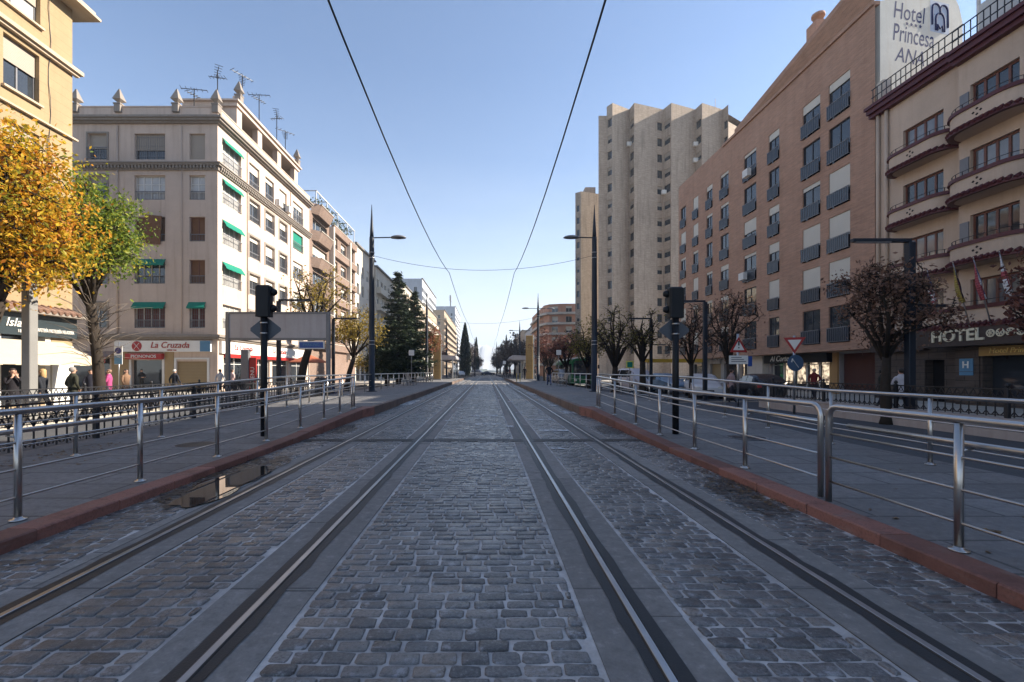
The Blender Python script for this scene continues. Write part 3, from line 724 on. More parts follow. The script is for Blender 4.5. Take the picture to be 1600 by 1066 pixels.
mb=MB(); wbar(mb,PF,10.35,11.1,.222,.24,2.87,3.64); mb.build('blue_end',M['lightblue'],sg)
mb=MB(); wbar(mb,PF,4.95,7.6,0,.3,2.3,2.72); sg=mb.build('shop_sign',rd,t); sg['label']='dark red shop sign with pale capitals over the door'
text(sg,'PIONONOS',.32,(-5.2,-.32,2.5),0,M['signwhite'],sx=1.1)
mb=MB(); wbar(mb,PS,.2,16.5,0,.2,2.75,3.66); sg=mb.build('shop_sign',M['signwhite'],t)
text(sg,'La Cruzada',.6,(.22,3.2,3.25),R90,rd,shear=.25); text(sg,'La Cruzada',.6,(.22,9.5,3.25),R90,rd,shear=.25)
mb=MB(); wbar(mb,PS,.8,16,0,.28,2.46,2.74); mb.build('red_blind_box',rd,t)
# awning left of the shop (red)
mb=MB()
n=12
for k in range(n):
    xa,xb=-LF_+.2+4*k/n,-LF_+.2+4*(k+1)/n
    mb.quad((xa,-.02,2.9),(xb,-.02,2.9),(xb,-1.1,2.45),(xa,-1.1,2.45),1); mb.quad((xa,-1.1,2.45),(xb,-1.1,2.45),(xb,-1.12,2.0+.03*(k%2)),(xa,-1.12,2.0+.03*(k%2)))
mb.box(-LF_+.2,-LF_+4.2,-1.13,-1.11,2.34,2.4,2); mb.build('awning',[rd,simple('mauve cloth',(.25,.17,.14),.8),M['signwhite']],t)

# ================================================================== brown brick block with trapezoid balconies
M['brownbrick']=brick('brown brick',(.22,.145,.11),(.17,.11,.085),(.3,.25,.22),.24,.07)
M['palew']=plaster('cream facade',(.58,.53,.46),amt=.3)
t=thing('brick_balcony_building','brown brick apartment block with deep trapezoid balconies beside the corner block','building',(-19.7,50.6,0),0)
ops=[]
lv=[4.2+3.05*k for k in range(5)]
for z in lv: ops+= [(1.0,5.6,z+.1,z+2.5),(7.6,9.6,z+1.0,z+2.4),(11,13.2,z+1.0,z+2.4),(14.3,16.8,z+.3,z+2.5)]
mb=MB(); P=facade(mb,0,0,R90,17.6,-.3,19.4,ops,.35); planwalls(mb,[(0,0),(0,17.6),(-11,17.6),(-11,0)],-.3,19.4,(0,)); mb.build('wall',M['brownbrick'],t)
mb=MB(); mb.box(-10.9,-.02,.02,17.5,19.4,19.55); mb.build('roof',M['roofdark'],t)
for q,(a,b,c,d) in enumerate(ops): win(t,0,0,R90,a,c,b-a,d-c,.33,2,0,'white','glass',[0,.5,.3,.8][q%4] if q%3 else .4,'shutter')
for z in lv+[19.4]:
    mb=MB(); pl=[(0,.4),(.95,1.3),(.95,5.3),(0,6.2)]; lo=[(0,.6),(.55,1.4),(.55,5.2),(0,6.0)]
    A=[(x,y,z-.15) for x,y in lo]; B=[(x,y,z+.95) for x,y in pl]
    for k in range(3): mb.quad(A[k],A[k+1],B[k+1],B[k])
    mb.poly(A[::-1]); mb.poly([(x,y,z+.05) for x,y in lo]); mb.box(.9,1.0,1.2,5.4,z+.93,z+1.0,1)
    mb.quad((.97,1.3,z+.95),(.97,5.3,z+.95),(.86,5.3,z+.95),(.86,1.3,z+.95),1)
    mb.box(.005,.4,7.2,17.4,z-.25,z+.6); mb.box(.005,.44,7.2,17.4,z+.6,z+.66,1)
    mb.build('balcony',[M['brownbrick'],M['palew']],t)
for y in (6.75,13.8): mb=MB(); mb.box(.0,.55,y-.22,y+.22,3,19.6); mb.build('white_pier',M['palew'],t)
mb=MB()
for y in (1.5,5,9,13,16.5):
    for x in (-4,.2): mb.bar((x,y,19.5),(x,y,22.1),.1)
    mb.bar((-4,y,22.1),(.3,y,22.1),.1)
for x in (-4,.2): mb.bar((x,1.5,22.1),(x,16.5,22.1),.1)
mb.build('pergola',M['white'],t)
mb=MB(); r=random.Random(9)
for _ in range(500):
    y=r.uniform(.8,14); x=r.uniform(-.7,.9); z=20.3+r.random()*.9; s=.12; d1=Vector((r.gauss(0,1),r.gauss(0,1),r.gauss(0,1))).normalized()*s; d2=Vector((r.gauss(0,1),r.gauss(0,1),r.gauss(0,1))).normalized()*s; c=Vector((x,y,z))
    mb.quad(c-d1,c+d2,c+d1,c-d2)
mb.build('terrace_plants',leafmat('terrace plants',[(0,(.02,.045,.012)),(1,(.12,.12,.04))]),t,uv=False)
# ================================================================== generic apartment block
def block(name,label,x,y,th,Lw,H,D,mt,rows,cols,w_=1.4,h=1.5,z0=4.2,pitch=3.0,fm='white',shutp=.5,rail=0,bal=0,side=True,seed=1,roof='roofdark',group=None,gf=True,balm=None):
    r=random.Random(seed); t=thing(name,label,'building',(x,y,0),th,group)
    us=[Lw*(k+.5)/cols-w_/2 for k in range(cols)]
    ops=[(u,u+w_,z0+pitch*q,z0+pitch*q+h) for q in range(rows) for u in us]
    gops=[(u-.4,u+w_+.4,-.1,2.7) for u in us] if gf and Lw/cols>w_+1 else []
    mb=MB(); P=facade(mb,0,0,0,Lw,-.3,H,ops+gops,.25)
    sops=[]
    nd=max(1,int(D/4.5))
    if side: sops=[(D*(k+.5)/nd-.6,D*(k+.5)/nd+.6,z0+pitch*q,z0+pitch*q+h) for q in range(rows) for k in range(nd)]
    ss=0
    # the end wall nearest the camera
    if th>0: facade(mb,0,D,-R90,D,-.3,H,sops,.2); planwalls(mb,[(0,0),(Lw,0),(Lw,D),(0,D)],-.3,H,(0,3))
    else: facade(mb,Lw,0,R90,D,-.3,H,sops,.2); planwalls(mb,[(0,0),(Lw,0),(Lw,D),(0,D)],-.3,H,(0,1))
    mb.build('wall',mt,t)
    mb=MB(); mb.box(.05,Lw-.05,.05,D-.05,H-.35,H-.2); mb.box(-.25,Lw+.25,-.35,.25,H-.05,H+.2); mb.build('roof',M[roof],t)
    for q in range(rows):
        for u in us: win(t,0,0,0,u,z0+pitch*q,w_,h,.23,1,0,fm,'glass',r.choice([0,.3,.5,.9]) if r.random()<shutp else 0,'shutter',rail=rail)
    for a,b,c,d in sops:
        if th>0: win(t,0,D,-R90,a,c,b-a,d-c,.18,1,0,fm,'glass')
        else: win(t,Lw,0,R90,a,c,b-a,d-c,.18,1,0,fm,'glass')
    for a,b,c,d in gops: win(t,0,0,0,a,c,b-a,d-c,.22,2,0,'darkframe','glass')
    if bal:
        for q in range(rows):
            mb=MB(); mb.box(.3,Lw-.3,-bal,0.0,z0+pitch*q-1.0,z0+pitch*q-.85); mb.box(.3,Lw-.3,-bal,-bal+.08,z0+pitch*q-.85,z0+pitch*q+.1); mb.box(.3,.38,-bal+.08,0,z0+pitch*q-.85,z0+pitch*q+.1); mb.box(Lw-.38,Lw-.3,-bal+.08,0,z0+pitch*q-.85,z0+pitch*q+.1)
            mb.build('balcony',balm or mt,t)
    return t
M['cream2']=plaster('pale cream render',(.55,.5,.42),amt=.25); M['orange']=plaster('salmon render',(.52,.29,.2),amt=.25); M['buff']=plaster('buff render',(.40,.32,.24),amt=.25); M['paleblue']=plaster('pale grey render',(.5,.52,.55),amt=.2)
block('apartment_building','pale cream apartment block beyond the brown brick balconies, nearest of the plain cream blocks',-19.7,68.3,R90,11.5,20.6,11,M['palew'],5,4,1.3,1.7,seed=2)
block('apartment_building','cream apartment block with stepped bays, seen just left of the big conifer',-19.4,79.9,R90,24,19.8,11,M['cream2'],5,8,1.5,1.6,bal=.8,seed=3)
block('apartment_building','tall pale block rising behind the top of the big conifer',-19.7,107,R90,38,22,12,M['cream2'],6,12,1.5,1.6,bal=.9,balm=M['buff'],seed=4)
block('apartment_building','orange brick block with pale balcony bands, behind the red autumn tree',-20.5,148,R90,40,23.5,14,M['buff'],6,13,1.5,1.6,bal=1,balm=M['cream2'],seed=5)
block('apartment_building','grey block with glazed bands above the orange brick block',-24,170,R90,46,36,20,M['paleblue'],10,14,2.6,1.7,fm='grey',shutp=.1,seed=6,side=True)
block('apartment_building','pale far block with many small balconies left of the cypress',-19,205,R90,80,29,14,M['buff'],8,18,1.6,1.6,bal=1,seed=7)
t=block('office_block','blue grey office block with glazed bands, farthest on the left',-22,320,R90,60,47,20,M['paleblue'],13,14,3.2,1.9,fm='grey',shutp=0,seed=8)
mb=MB(); mb.bar((8,4,47),(8,4,52),.4); mb.bar((12,4,47),(12,4,52),.4); mb.box(6.5,13.5,3.6,4.4,52,56); mb.build('rooftop_sign',M['grey'],t)
# ================================================================== right: brick block
RN=-PI/2
M['redbrick']=brick('red brown brick',(.43,.25,.17),(.34,.19,.125),(.4,.3,.24),.24,.068,.3)
X0=22.3
t=thing('brick_building','long red brown brick apartment block with rows of small balconies on the right','building',(X0,52.8,0),0)
cY=[(52.2,50.9),(49.1,47.9),(46.1,44.9),(43.35,41.9),(39.4,37.6),(35.95,34.65),(32.1,30.4),(29.65,27.9)]
LB=52.8-26.1; HB=22.6
ops=[]; WW=[]
for r in range(6):
    z=3.25+2.88*r
    for c,(a,b) in enumerate(cY): ops.append((52.8-a,52.8-b,z,z+2.35)); WW.append((r,c,52.8-a,a-b,z))
mb=MB(); P=facade(mb,0,0,RN,LB,2.75,HB,ops,.16)
gd=math.cos(rad(13)),math.sin(rad(13)); GL=6.7
gx,gy=gd[0]*GL,-LB+gd[1]*GL
planwalls(mb,[(0,-LB),(gx,gy),(gx,0),(0,0)],2.75,HB,(0,3)); mb.poly([(0,0,2.75),(0,-LB,2.75),(gx,gy,2.75),(gx,0,2.75)])
mb.build('wall',M['redbrick'],t)
# ground floor, set back
mb=MB(); PG=facade(mb,1.3,0,RN,LB,-.3,2.74,[(.8,4,0,2.4),(4.8,7,0,2.4),(7.6,9.9,0,2.5),(10.5,12.2,0,2.4),(15.1,21.6,0,2.45),(22.4,25.6,0,2.6)],.3)
mb.build('ground_floor_wall',plaster('grey shop render',(.36,.34,.33),amt=.3),t)
for a,b,mt in ((.8,4,'glass'),(4.8,7,'bronzeshutter'),(7.6,9.9,'glass'),(10.5,12.2,'glass'),(15.1,21.6,'glass')): 
    mb=MB(); wbar(mb,PG,a,b,-.28,-.24,0,2.5); mb.build('shop_window',M[mt],t)
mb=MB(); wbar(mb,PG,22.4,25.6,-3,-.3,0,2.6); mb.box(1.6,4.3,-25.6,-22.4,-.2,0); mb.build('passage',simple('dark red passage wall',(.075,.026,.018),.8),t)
op=plaster('ochre pillar render',(.42,.25,.11))
for a,b in ((21.65,22.35),(25.62,26.6)): mb=MB(); wbar(mb,PG,a,b,0,.12,-.2,2.7); mb.build('ochre_pillar',op,t)
mb=MB()
for a in (15.1,16.4,17.7,19.0,20.3,21.5): wbar(mb,PG,a,a+.08,-.23,-.16,0,2.45)
wbar(mb,PG,15.1,21.58,-.229,-.165,1.9,1.96); mb.build('shop_frame',M['white'],t)
# lit shop goods behind the glass show as warm panels
m,nt,b=mat('lit shop interior'); n=noise(nt,coords(nt),3,4); lk(nt,ramp(nt,n,[(.4,(.05,.03,.02)),(.6,(.75,.6,.42))]),b.inputs['Emission Color']); b.inputs['Emission Strength'].default_value=.45; b.inputs['Base Color'].default_value=(.1,.08,.06,1); M['litshop']=m
mb=MB(); 
for a,b_ in ((16.6,17.5),(17.95,18.85),(19.3,20.15),(20.5,21.4),(10.6,10.8),(11.3,12.1)): mb=MB(); wbar(mb,PG,a,b_,-.239,-.236,.5,2.2); mb.build('lit_window',M['litshop'],t)
mb=MB(); wbar(mb,PG,14.9,21.9,0,.5,2.05,2.72); sg=mb.build('shop_sign',M['blackpaint'],t)
text(sg,'Al Corte',.62,(.78,-16.9,2.4),RN,M['signwhite'],shear=.3)
for a,b,mt in ((7.6,9.9,'signwhite'),(10.4,11.3,'red'),(11.35,12.3,'red'),(4.8,7,'signwhite'),(.8,4,'signwhite')):
    mb=MB(); wbar(mb,PG,a,b,0,.12,2.2,2.66); mb.build('shop_sign',M[mt] if mt!='signwhite' else M['greypanel'],t)
# pale wall end near the shop
mb=MB(); wbar(mb,PG,12.5,14.7,0,.5,-.2,2.7); mb.build('pale_pier',M['palew'],t)
r=random.Random(5)
pref={(5,7):.22,(4,7):0,(3,7):.6,(2,7):.62,(1,7):.62,(0,7):0,(5,6):.25,(4,6):0,(3,6):.12,(2,6):.62,(1,6):.62,(0,6):0,(5,5):.22,(4,5):0,(3,5):.25,(2,5):.3,(1,5):.62,(0,5):0,(5,4):.1,(4,4):0,(3,4):.45,(2,4):.1,(1,4):0,(0,4):0}
for q,c,u,w_,z in WW:
    sh=pref.get((q,c),r.choice([0,.1,.62,.2])); win(t,0,0,RN,u,z,w_,2.35,.15,1,0,'darkframe','glass',sh,'shutter',rail=.95,rproj=.13,rstep=.16,rm='railmetal' if 'railmetal' in M else 'grey',panel=1)
for u,z in ((14.2,17.75),(13.6,9.2)): mb=MB(); wbar(mb,P,u,u+.75,.27,.6,z,z+.6); mb.build('air_conditioner',M['white'],t)
# roof with projecting eave
mb=MB(); wbar(mb,P,10,LB-.03,-.3,.14,HB-.1,HB+.12)
for k in range(1):
    A=[P(12,.02,HB),P(LB-.04,.02,HB),P(LB-.04,.75,HB+1.35),P(12,.06,HB+.2)]; mb.poly(A); B=[p+Vector((0,0,.28)) for p in A]; mb.poly(B)
    for k in range(4): mb.quad(A[k],A[(k+1)%4],B[(k+1)%4],B[k])
mb.prism([(.02,-LB+.15),(gx,gy+.15),(gx,-.1),(.02,-.1)],HB-.1,HB+.15); mb.build('roof',M['redbrick'],t)
mb=MB(); P_=P; c=P(20.3,-1.4,0); mb.box(c.x-.5,c.x+.5,c.y-.5,c.y+.5,HB-.2,HB+3.6); mb.lathe([(.32,0),(.32,.5),(.42,.5),(.42,.7)],(c.x,c.y,HB+3.6),12); mb.build('chimney',M['redbrick'],t)
mb=MB(); c=P(24.3,-1.5,0); antenna(mb,c.x,c.y,HB,2.6,.7); mb.build('antenna',M['iron'],t)
# white painted gable with the hotel lettering
GTH=rad(13); Ug,Ng=UN(GTH); OG=Vector((0,-LB,0))
PGb=lambda u,w_,z: OG+Ug*u+Ng*w_+Vector((0,0,z))
mb=MB(); pr=[(.3,13),(GL,13),(GL,22.6),(6.4,23.5),(5.9,24.2),(4.5,25.0),(3,25.6),(1.3,24.4),(1.25,22.95),(.3,22.7)]
A=[PGb(u,.05,z) for u,z in pr]; B=[PGb(u,-.4,z) for u,z in pr]; mb.poly(A); mb.poly(B[::-1])
for k in range(len(A)): mb.quad(A[k],A[(k+1)%len(A)],B[(k+1)%len(A)],B[k])
gw=mb.build('gable_wall',plaster('weathered white paint',(.60,.61,.57),(.5,.45,.4),.55),t)
BL=simple('faded blue paint',(.022,.032,.11),.8,0,.2,.3,5)
def gt(body,size,u,z,**k): p=PGb(u,.052,z); return text(gw,body,size,p,GTH,BL,ext=.0015,**k)
gt('Hotel',1.4,2.45,22.35,shear=.15,sx=.75); gt('Princesa',1.45,2.8,21.05,shear=.15,sx=.66); gt('ANA',1.25,2.5,19.8,shear=.3,sx=.85)
mb=MB()
for k in range(4):
    c=PGb(2.3+k*.34,.06,21.72); 
    pts=[]
    for q in range(10):
        g=q*PI/5; rr=.13 if q%2==0 else .07; pts.append(c+Ug*rr*math.sin(g)+Vector((0,0,rr*math.cos(g))))
    mb.poly(pts)
def arc(cu,cz,ru,rz,a0,a1,n=10): return [PGb(cu+ru*math.cos(a0+(a1-a0)*k/n),.075,cz+rz*math.sin(a0+(a1-a0)*k/n)) for k in range(n+1)]
eu,ez=4.85,22.5
for s in (-1,1):
    mb.tube([PGb(eu+s*.62,.075,ez-.5)]+[PGb(eu+s*.62,.075,ez+.3)]+arc(eu+s*.31,ez+.42,.31,.36,0 if s>0 else PI,PI if s>0 else 0)[1:]+[PGb(eu,.075,ez+.2)],.05,5)
mb.tube([PGb(eu-.34,.075,ez-.8)]+arc(eu,ez-.15,.34,.42,PI,0)+[PGb(eu+.34,.075,ez-.8)],.05,5)
for s in (-1,1): mb.tube([PGb(eu+s*.2,.075,ez-.8)]+[PGb(eu+s*.2,.075,ez-.45),PGb(eu,.075,ez-.65)],.045,5)
mb.build('emblem',BL,gw)
mb=MB(); A=[PGb(u,.054,z) for u,z in ((4.1,21.6),(5.6,21.6),(5.6,23.45),(4.1,23.45))]; mb.poly(A); mb.build('emblem_ground',simple('pale blue paint',(.33,.40,.52),.8),gw)

# ================================================================== hotel
M['hotelglass']=glass('hotel window with curtain',(.16,.16,.165),.06); M['hotel']=plaster('peach hotel render',(.55,.43,.335),amt=.25); M['maroon']=simple('maroon paint',(.085,.018,.022),.5,0,.4,.25,4)
M['darkstone']=brick('dark rusticated stone',(.095,.075,.062),(.075,.058,.05),(.03,.025,.022),.9,.34,.2,.02)
t=thing('hotel_building','peach hotel with curved maroon edged balconies, on the far right','building',(X0,26.0,0),0)
LH=14.0; HH=16.1; fl=[3.3,6.2,9.13,12.06]
ops=[(1.65,3.8,z+.1,z+2.2) for z in fl]
mb=MB(); P=facade(mb,0,0,RN,5.0,3.2,HH,ops,.22)
BX=-.5; H2=HH-.4
ops2=[(.5,2.4,z+.1,z+2.25) for z in fl]+[(4.6,6.6,z+.1,z+2.25) for z in fl]
PB=facade(mb,BX,-5.0,RN,LH-5.0,3.2,H2,ops2,.22)
planwalls(mb,[(0,0),(0,-5.0),(BX,-5.0),(BX,-LH),(12,-LH),(12,0)],3.2,HH,(0,2)); mb.build('wall',M['hotel'],t)
mb=MB(); Pg=facade(mb,-.1,0,RN,5.0,-.3,3.19,[(2.95,3.95,-.2,2.0)],.5); Pb=facade(mb,BX-.1,-5.0,RN,LH-5.0,-.3,3.19,[(1.1,5.9,.3,2.1)],.5)
planwalls(mb,[(-.1,0),(-.1,-5.0),(BX-.1,-5.0),(BX-.1,-LH),(12,-LH),(12,0)],-.3,3.19,(0,2)); mb.build('ground_floor_wall',M['darkstone'],t)
mb=MB(); wbar(mb,Pg,2.95,3.95,-.48,-.44,-.2,2.0); mb.build('door',M['shadowroom'],t)
mb=MB(); wbar(mb,Pb,1.1,5.9,-.48,-.44,.3,2.1); sw=mb.build('shop_window',M['glass'],t)
mb=MB(); wbar(mb,Pb,1.0,6.0,-.1,.06,2.1,2.5); sg=mb.build('window_sign',simple('amber sign',(.32,.2,.06),.5),t); text(sg,'Hotel Princesa Ana',.3,(BX-.18,-5.0-2.6,2.3),RN,simple('gold letters',(.75,.55,.2),.4),shear=.2)
mb=MB(); wbar(mb,Pb,.0,1.0,.0,.06,-.2,2.5); mb.build('stone_pier',M['darkstone'],t)
mb=MB(); wbar(mb,Pb,.2,.78,.061,.09,1.42,2.0); wbar(mb,Pb,.2,.78,.061,.088,1.25,1.4); sg=mb.build('hotel_plaque',M['lightblue'],t); text(sg,'H',.42,(BX-.2,-5.0-.49,1.71),RN,M['signwhite'],bold=.01)
# fascia, letters
mb=MB(); wbar(mb,Pb,-1.2,LH-5.0,0,.75,2.55,3.35); wbar(mb,Pg,0,3.2,0,.3,2.5,3.15); fa=mb.build('fascia',simple('dark brown fascia',(.04,.028,.025),.5,0,.4,.3,3),t)
CR=simple('ivory letters',(.62,.57,.42),.5); fx=BX-.1-.77
text(fa,'HOTEL',.72,(fx,-5.72,3.0),RN,CR,ext=.03,sx=1.0,bold=.018)
for k in range(4):
    yc=-7.12-.36*k; mb=MB(); mb.lathe([(.165,0),(.165,.03)],(0,0,0),18); mb.lathe([(.115,.03),(.115,.034)],(0,0,0),18,1)
    for q in range(3):
        g=q*PI/3; mb.bar((-.11*math.cos(g),-.11*math.sin(g),.04),(.11*math.cos(g),.11*math.sin(g),.04),.035,.02,0)
    mb.xf(Matrix.Translation((fx,yc,3.02))@Matrix.Rotation(-PI/2,4,'Y')); mb.build('star_disc',[CR,M['darkframe']],fa)
def balcony(o_x,o_y,u0,u1,z,proj,full=False):
    # curved parapet, maroon coping and a tiled skirt
    pts=[]; R=min(proj*1.05,(u1-u0)/2)
    n=10
    for k in range(n+1): g=PI/2*k/n; pts.append((u0+R-R*math.cos(g),proj*math.sin(g)))
    for k in range(n+1): g=PI/2*(1-k/n); pts.append((u1-R+R*math.cos(g),proj*math.sin(g)))
    W=lambda u,w_,zz: (o_x-w_,o_y-u,zz)
    mb=MB(); cu=(u0+u1)/2
    sh=lambda p,f: (cu+(p[0]-cu)*(1+f/(u1-u0)*2),max(0,p[1]+(f if p[1]>.02 else 0)))
    def ring(f0,f1,z0,z1,m):
        for a,b in zip(pts,pts[1:]):
            A0,B0=sh(a,f0),sh(b,f0); A1,B1=sh(a,f1),sh(b,f1)
            mb.quad(W(*A1,z0),W(*B1,z0),W(*B1,z1),W(*A1,z1),m); mb.quad(W(*A0,z0),W(*B0,z0),W(*B0,z1),W(*A0,z1),m)
            mb.quad(W(*A0,z1),W(*B0,z1),W(*B1,z1),W(*A1,z1),m); mb.quad(W(*A0,z0),W(*B0,z0),W(*B1,z0),W(*A1,z0),m)
    ring(-.12,0,z,z+.72,0); mb.poly([W(*p,z+.02) for p in pts],0); mb.poly([W(*sh(p,-.1),z-.1) for p in pts],0)
    p=mb.build('balcony',M['hotel'],t)
    mb=MB(); ring(-.14,.05,z+.721,z+.83,0); ring(-.1,.07,z+.66,z+.72,0); mb.build('coping',M['maroon'],p)
    mb=MB(); ring(-.1,.08,z-.12,z-.03,0)
    Ltot=sum(math.dist(a,b) for a,b in zip(pts,pts[1:])); st=.24; acc=0; nx=st/2
    for a,b in zip(pts,pts[1:]):
        l=math.dist(a,b)
        while nx<acc+l:
            q=(nx-acc)/l; pu=a[0]+(b[0]-a[0])*q; pw=a[1]+(b[1]-a[1])*q; mb.tube([W(pu,pw-.05,z+.1),W(pu+.0,pw+.14,z-.03)],.085,6); nx+=st
        acc+=l
    mb.build('tile_skirt',M['maroon'],p)
    mb=MB()
    for du,dz in ((-.15,0),(.15,0),(0,.12),(0,-.12)):
        a=W(cu+du,proj+.004,z+.38+dz); mb.poly([(a[0],a[1]-.07,a[2]),(a[0],a[1],a[2]-.06),(a[0],a[1]+.07,a[2]),(a[0],a[1],a[2]+.06)])
    mb.build('vent_hole',M['shadowroom'],p)
    mb=MB(); rp=[W(*sh(q,-.04),z+1.02) for q in pts]; mb.tube(rp,.014,5)
    for k in range(0,len(pts),2): a=W(*sh(pts[k],-.04),z+.82); mb.bar(a,(a[0],a[1],z+1.02),.025)
    mb.build('balcony_rail',M['iron'],p)
for z in fl[1:]:
    balcony(0,0,1.2,4.7,z,.85); balcony(BX,-5.0,.0,3.5,z,1.05); balcony(BX,-5.0,4.0,7.6,z,1.05)
balcony(BX,-5.0,-1.4,8.8,3.45,.8)
for (a,b,c,d) in ops: win(t,0,0,RN,a,c,b-a,d-c,.2,3,0,'wood','glass' if int(c)%2 else 'hotelglass',fw=.085)
for (a,b,c,d) in ops2: win(t,BX,-5.0,RN,a,c,b-a,d-c,.2,3,0,'wood','glass' if int(a*7+c)%2 else 'hotelglass',fw=.085)
for z in fl[1:]:
    for u in (.08,4.18): mb=MB(); wbar(mb,PB,u,u+.38,.0,.05,z+.3,z+2.0); mb.build('shutter_leaf',M['grey'],t)
mb=MB(); 
wbar(mb,P,-.2,4.5,-.3,.45,HH,HH+.25); wbar(mb,P,-.2,4.5,-.3,.3,HH-.2,HH); wbar(mb,P,-.25,4.5,-.3,.55,HH+.25,HH+.42)
wbar(mb,PB,-.05,LH-5.0,-.3,.45,H2,H2+.25); wbar(mb,PB,-.02,LH-5.0,-.3,.3,H2-.2,H2); wbar(mb,PB,-.1,LH-5.0,-.3,.55,H2+.25,H2+.42)
mb.build('cornice',M['maroon'],t)
mb=MB(); wbar(mb,P,.1,4.3,-11,-.3,HH,HH+.1); wbar(mb,PB,.1,LH-5.0,-11,-.3,H2,H2+.1); mb.build('roof',M['roofdark'],t)
mb=MB()
for k in range(15):
    c=P(.1+k*.29,.3,0); mb.bar((c.x,c.y,HH+.42),(c.x,c.y,HH+1.35),.03)
for k in range(34):
    c=PB(-.0+k*.265,.3,0); mb.bar((c.x,c.y,H2+.42),(c.x,c.y,H2+1.35),.03)
for q in (.9,1.35): mb.bar(P(0,.3,HH+q),P(5.0,.3,HH+q),.04); mb.bar(PB(-.0,.3,H2+q),PB(LH-5.0,.3,H2+q),.04)
mb.build('roof_railing',M['iron'],t)
mb=MB(); mb.box(-.05,.4,-.5,-.05,HH+.1,HH+1.7); mb.build('white_pier',M['palew'],t)
# terrace pergola and glass screens
mb=MB()
for y in (-5.2,-7.2,-9.2):
    for x in (.2,2.2): mb.bar((x,y,HH+.1),(x,y,HH+3.7),.1)
    mb.bar((.2,y,HH+3.7),(2.2,y,HH+3.7),.09); mb.bar((.2,y,HH+2.6),(2.2,y,HH+2.6),.07)
for x in (.2,2.2):
    for q in (2.6,3.7): mb.bar((x,-5.2,HH+q),(x,-9.2,HH+q),.08)
mb.bar((.2,-5.2,HH+2.6),(.2,-7.2,HH+3.7),.06); mb.build('pergola',M['white'],t)
mb=MB(); mb.box(0,.06,-LH,-5.4,HH+.5,HH+1.9); mb.box(.5,6,-LH,-9.6,HH+.1,HH+5.2); mb.build('terrace_screen',simple('pale terrace screen',(.5,.5,.48),.4),t)
for y0_,y1_,h_ in ((-13.9,-6,5.0),(-5.99,-1.2,1.75)): mb=MB(); mb.box(2.6,11,y0_,y1_,HH+.1,HH+h_); mb.build('roof_shade_volume',M['hotel'],t)  # penthouse sized for its shadow; low box added to shade the left platform
# downpipes at the joint with the brick block
for y in (-.2,-.75): mb=MB(); mb.tube([(-.1,y,3.2),(-.1,y,HH-.2)],.09,8); mb.build('downpipe',M['hotel'],t)
# flags
FL={'b':simple('flag blue',(.05,.09,.26),.8),'r':simple('flag red',(.3,.06,.07),.8),'w':simple('flag white',(.62,.6,.6),.8),'k':simple('flag black',(.018,.019,.026),.8),'y':simple('flag yellow',(.3,.22,.05),.8)}
def flag(label,u,kind,zt):
    base=Vector((X0+BX-.9,21.6-u,3.6)); tip=base+Vector((-.62,.1,zt-3.6)); ft=thing('flag_pole',label,'flag',tuple(base),0,'flags above the hotel entrance')
    mb=MB(); mb.tube([(0,0,-.25),tuple(tip-base)],[.03,.02],8); mb.tube([tuple(tip-base),tuple(tip-base+Vector((-.02,0,.1)))],[.03,.005],6); mb.build('pole',M['steel'],ft)
    mb=MB(); n=10; mlist=[FL[k] for k in 'brwky']; idx={k:i for i,k in enumerate('brwky')}
    top=tip-base
    rowsn=16; H=1.55
    for a in range(rowsn):
        for k in range(n):
            def pt(i,j):
                f=j/rowsn; wd=.05+.42*min(1,f*1.5)*(1-.25*f); x=-.03+wd*(i/n); dy=.09*math.sin(i*1.9+f*2.5)*min(1,f*2)
                ax=top.x*(1-f*H/top.z)
                return (ax-x*.8+.02,top.y*(1-f*.5)+dy-x*.45,top.z-.12-f*H-.25*x)
            f=a/rowsn; g=k/n
            if kind=='us': c='b' if (f<.38 and g<.85) else ('r' if (a+k//2)%2 else 'w')
            elif kind=='de': c='k' if g<.45 else ('r' if g<.6 else 'y'); c='y' if f>.86 else c
            elif kind=='fr': c='b' if g<.4 and f<.85 else ('w' if g<.62 else 'r'); c='r' if f>.6 and g>.3 else c
            else: c='r' if abs(g-.45)<.12 or abs(f-.45)<.1 else 'w'
            mb.quad(pt(k,a),pt(k+1,a),pt(k+1,a+1),pt(k,a+1),idx[c])
    for i,v in enumerate(list(mb.v)): pass
    mb.sm=[True]*len(mb.f); fo=mb.build('cloth',mlist,ft,uv=False); md=fo.modifiers.new('thick','SOLIDIFY'); md.thickness=.012
flag('red, white and blue striped flag on the leftmost hotel flagpole',.76,'us',6.1); flag('black, red and yellow flag, second from the left above the hotel sign',1.93,'de',6.1); flag('blue, white and red tricolour flag, third from the left above the hotel sign',2.76,'fr',6.1); flag('white flag with a red cross, rightmost above the hotel sign',3.72,'gb',6.1)
# unseen block added beside the hotel, tall enough to shade the near street
block('apartment_building','unseen ochre apartment block added beside the hotel to shade the street',22.6,11.9,RN,34,21.5,12,M['hotel'],5,9,seed=12)
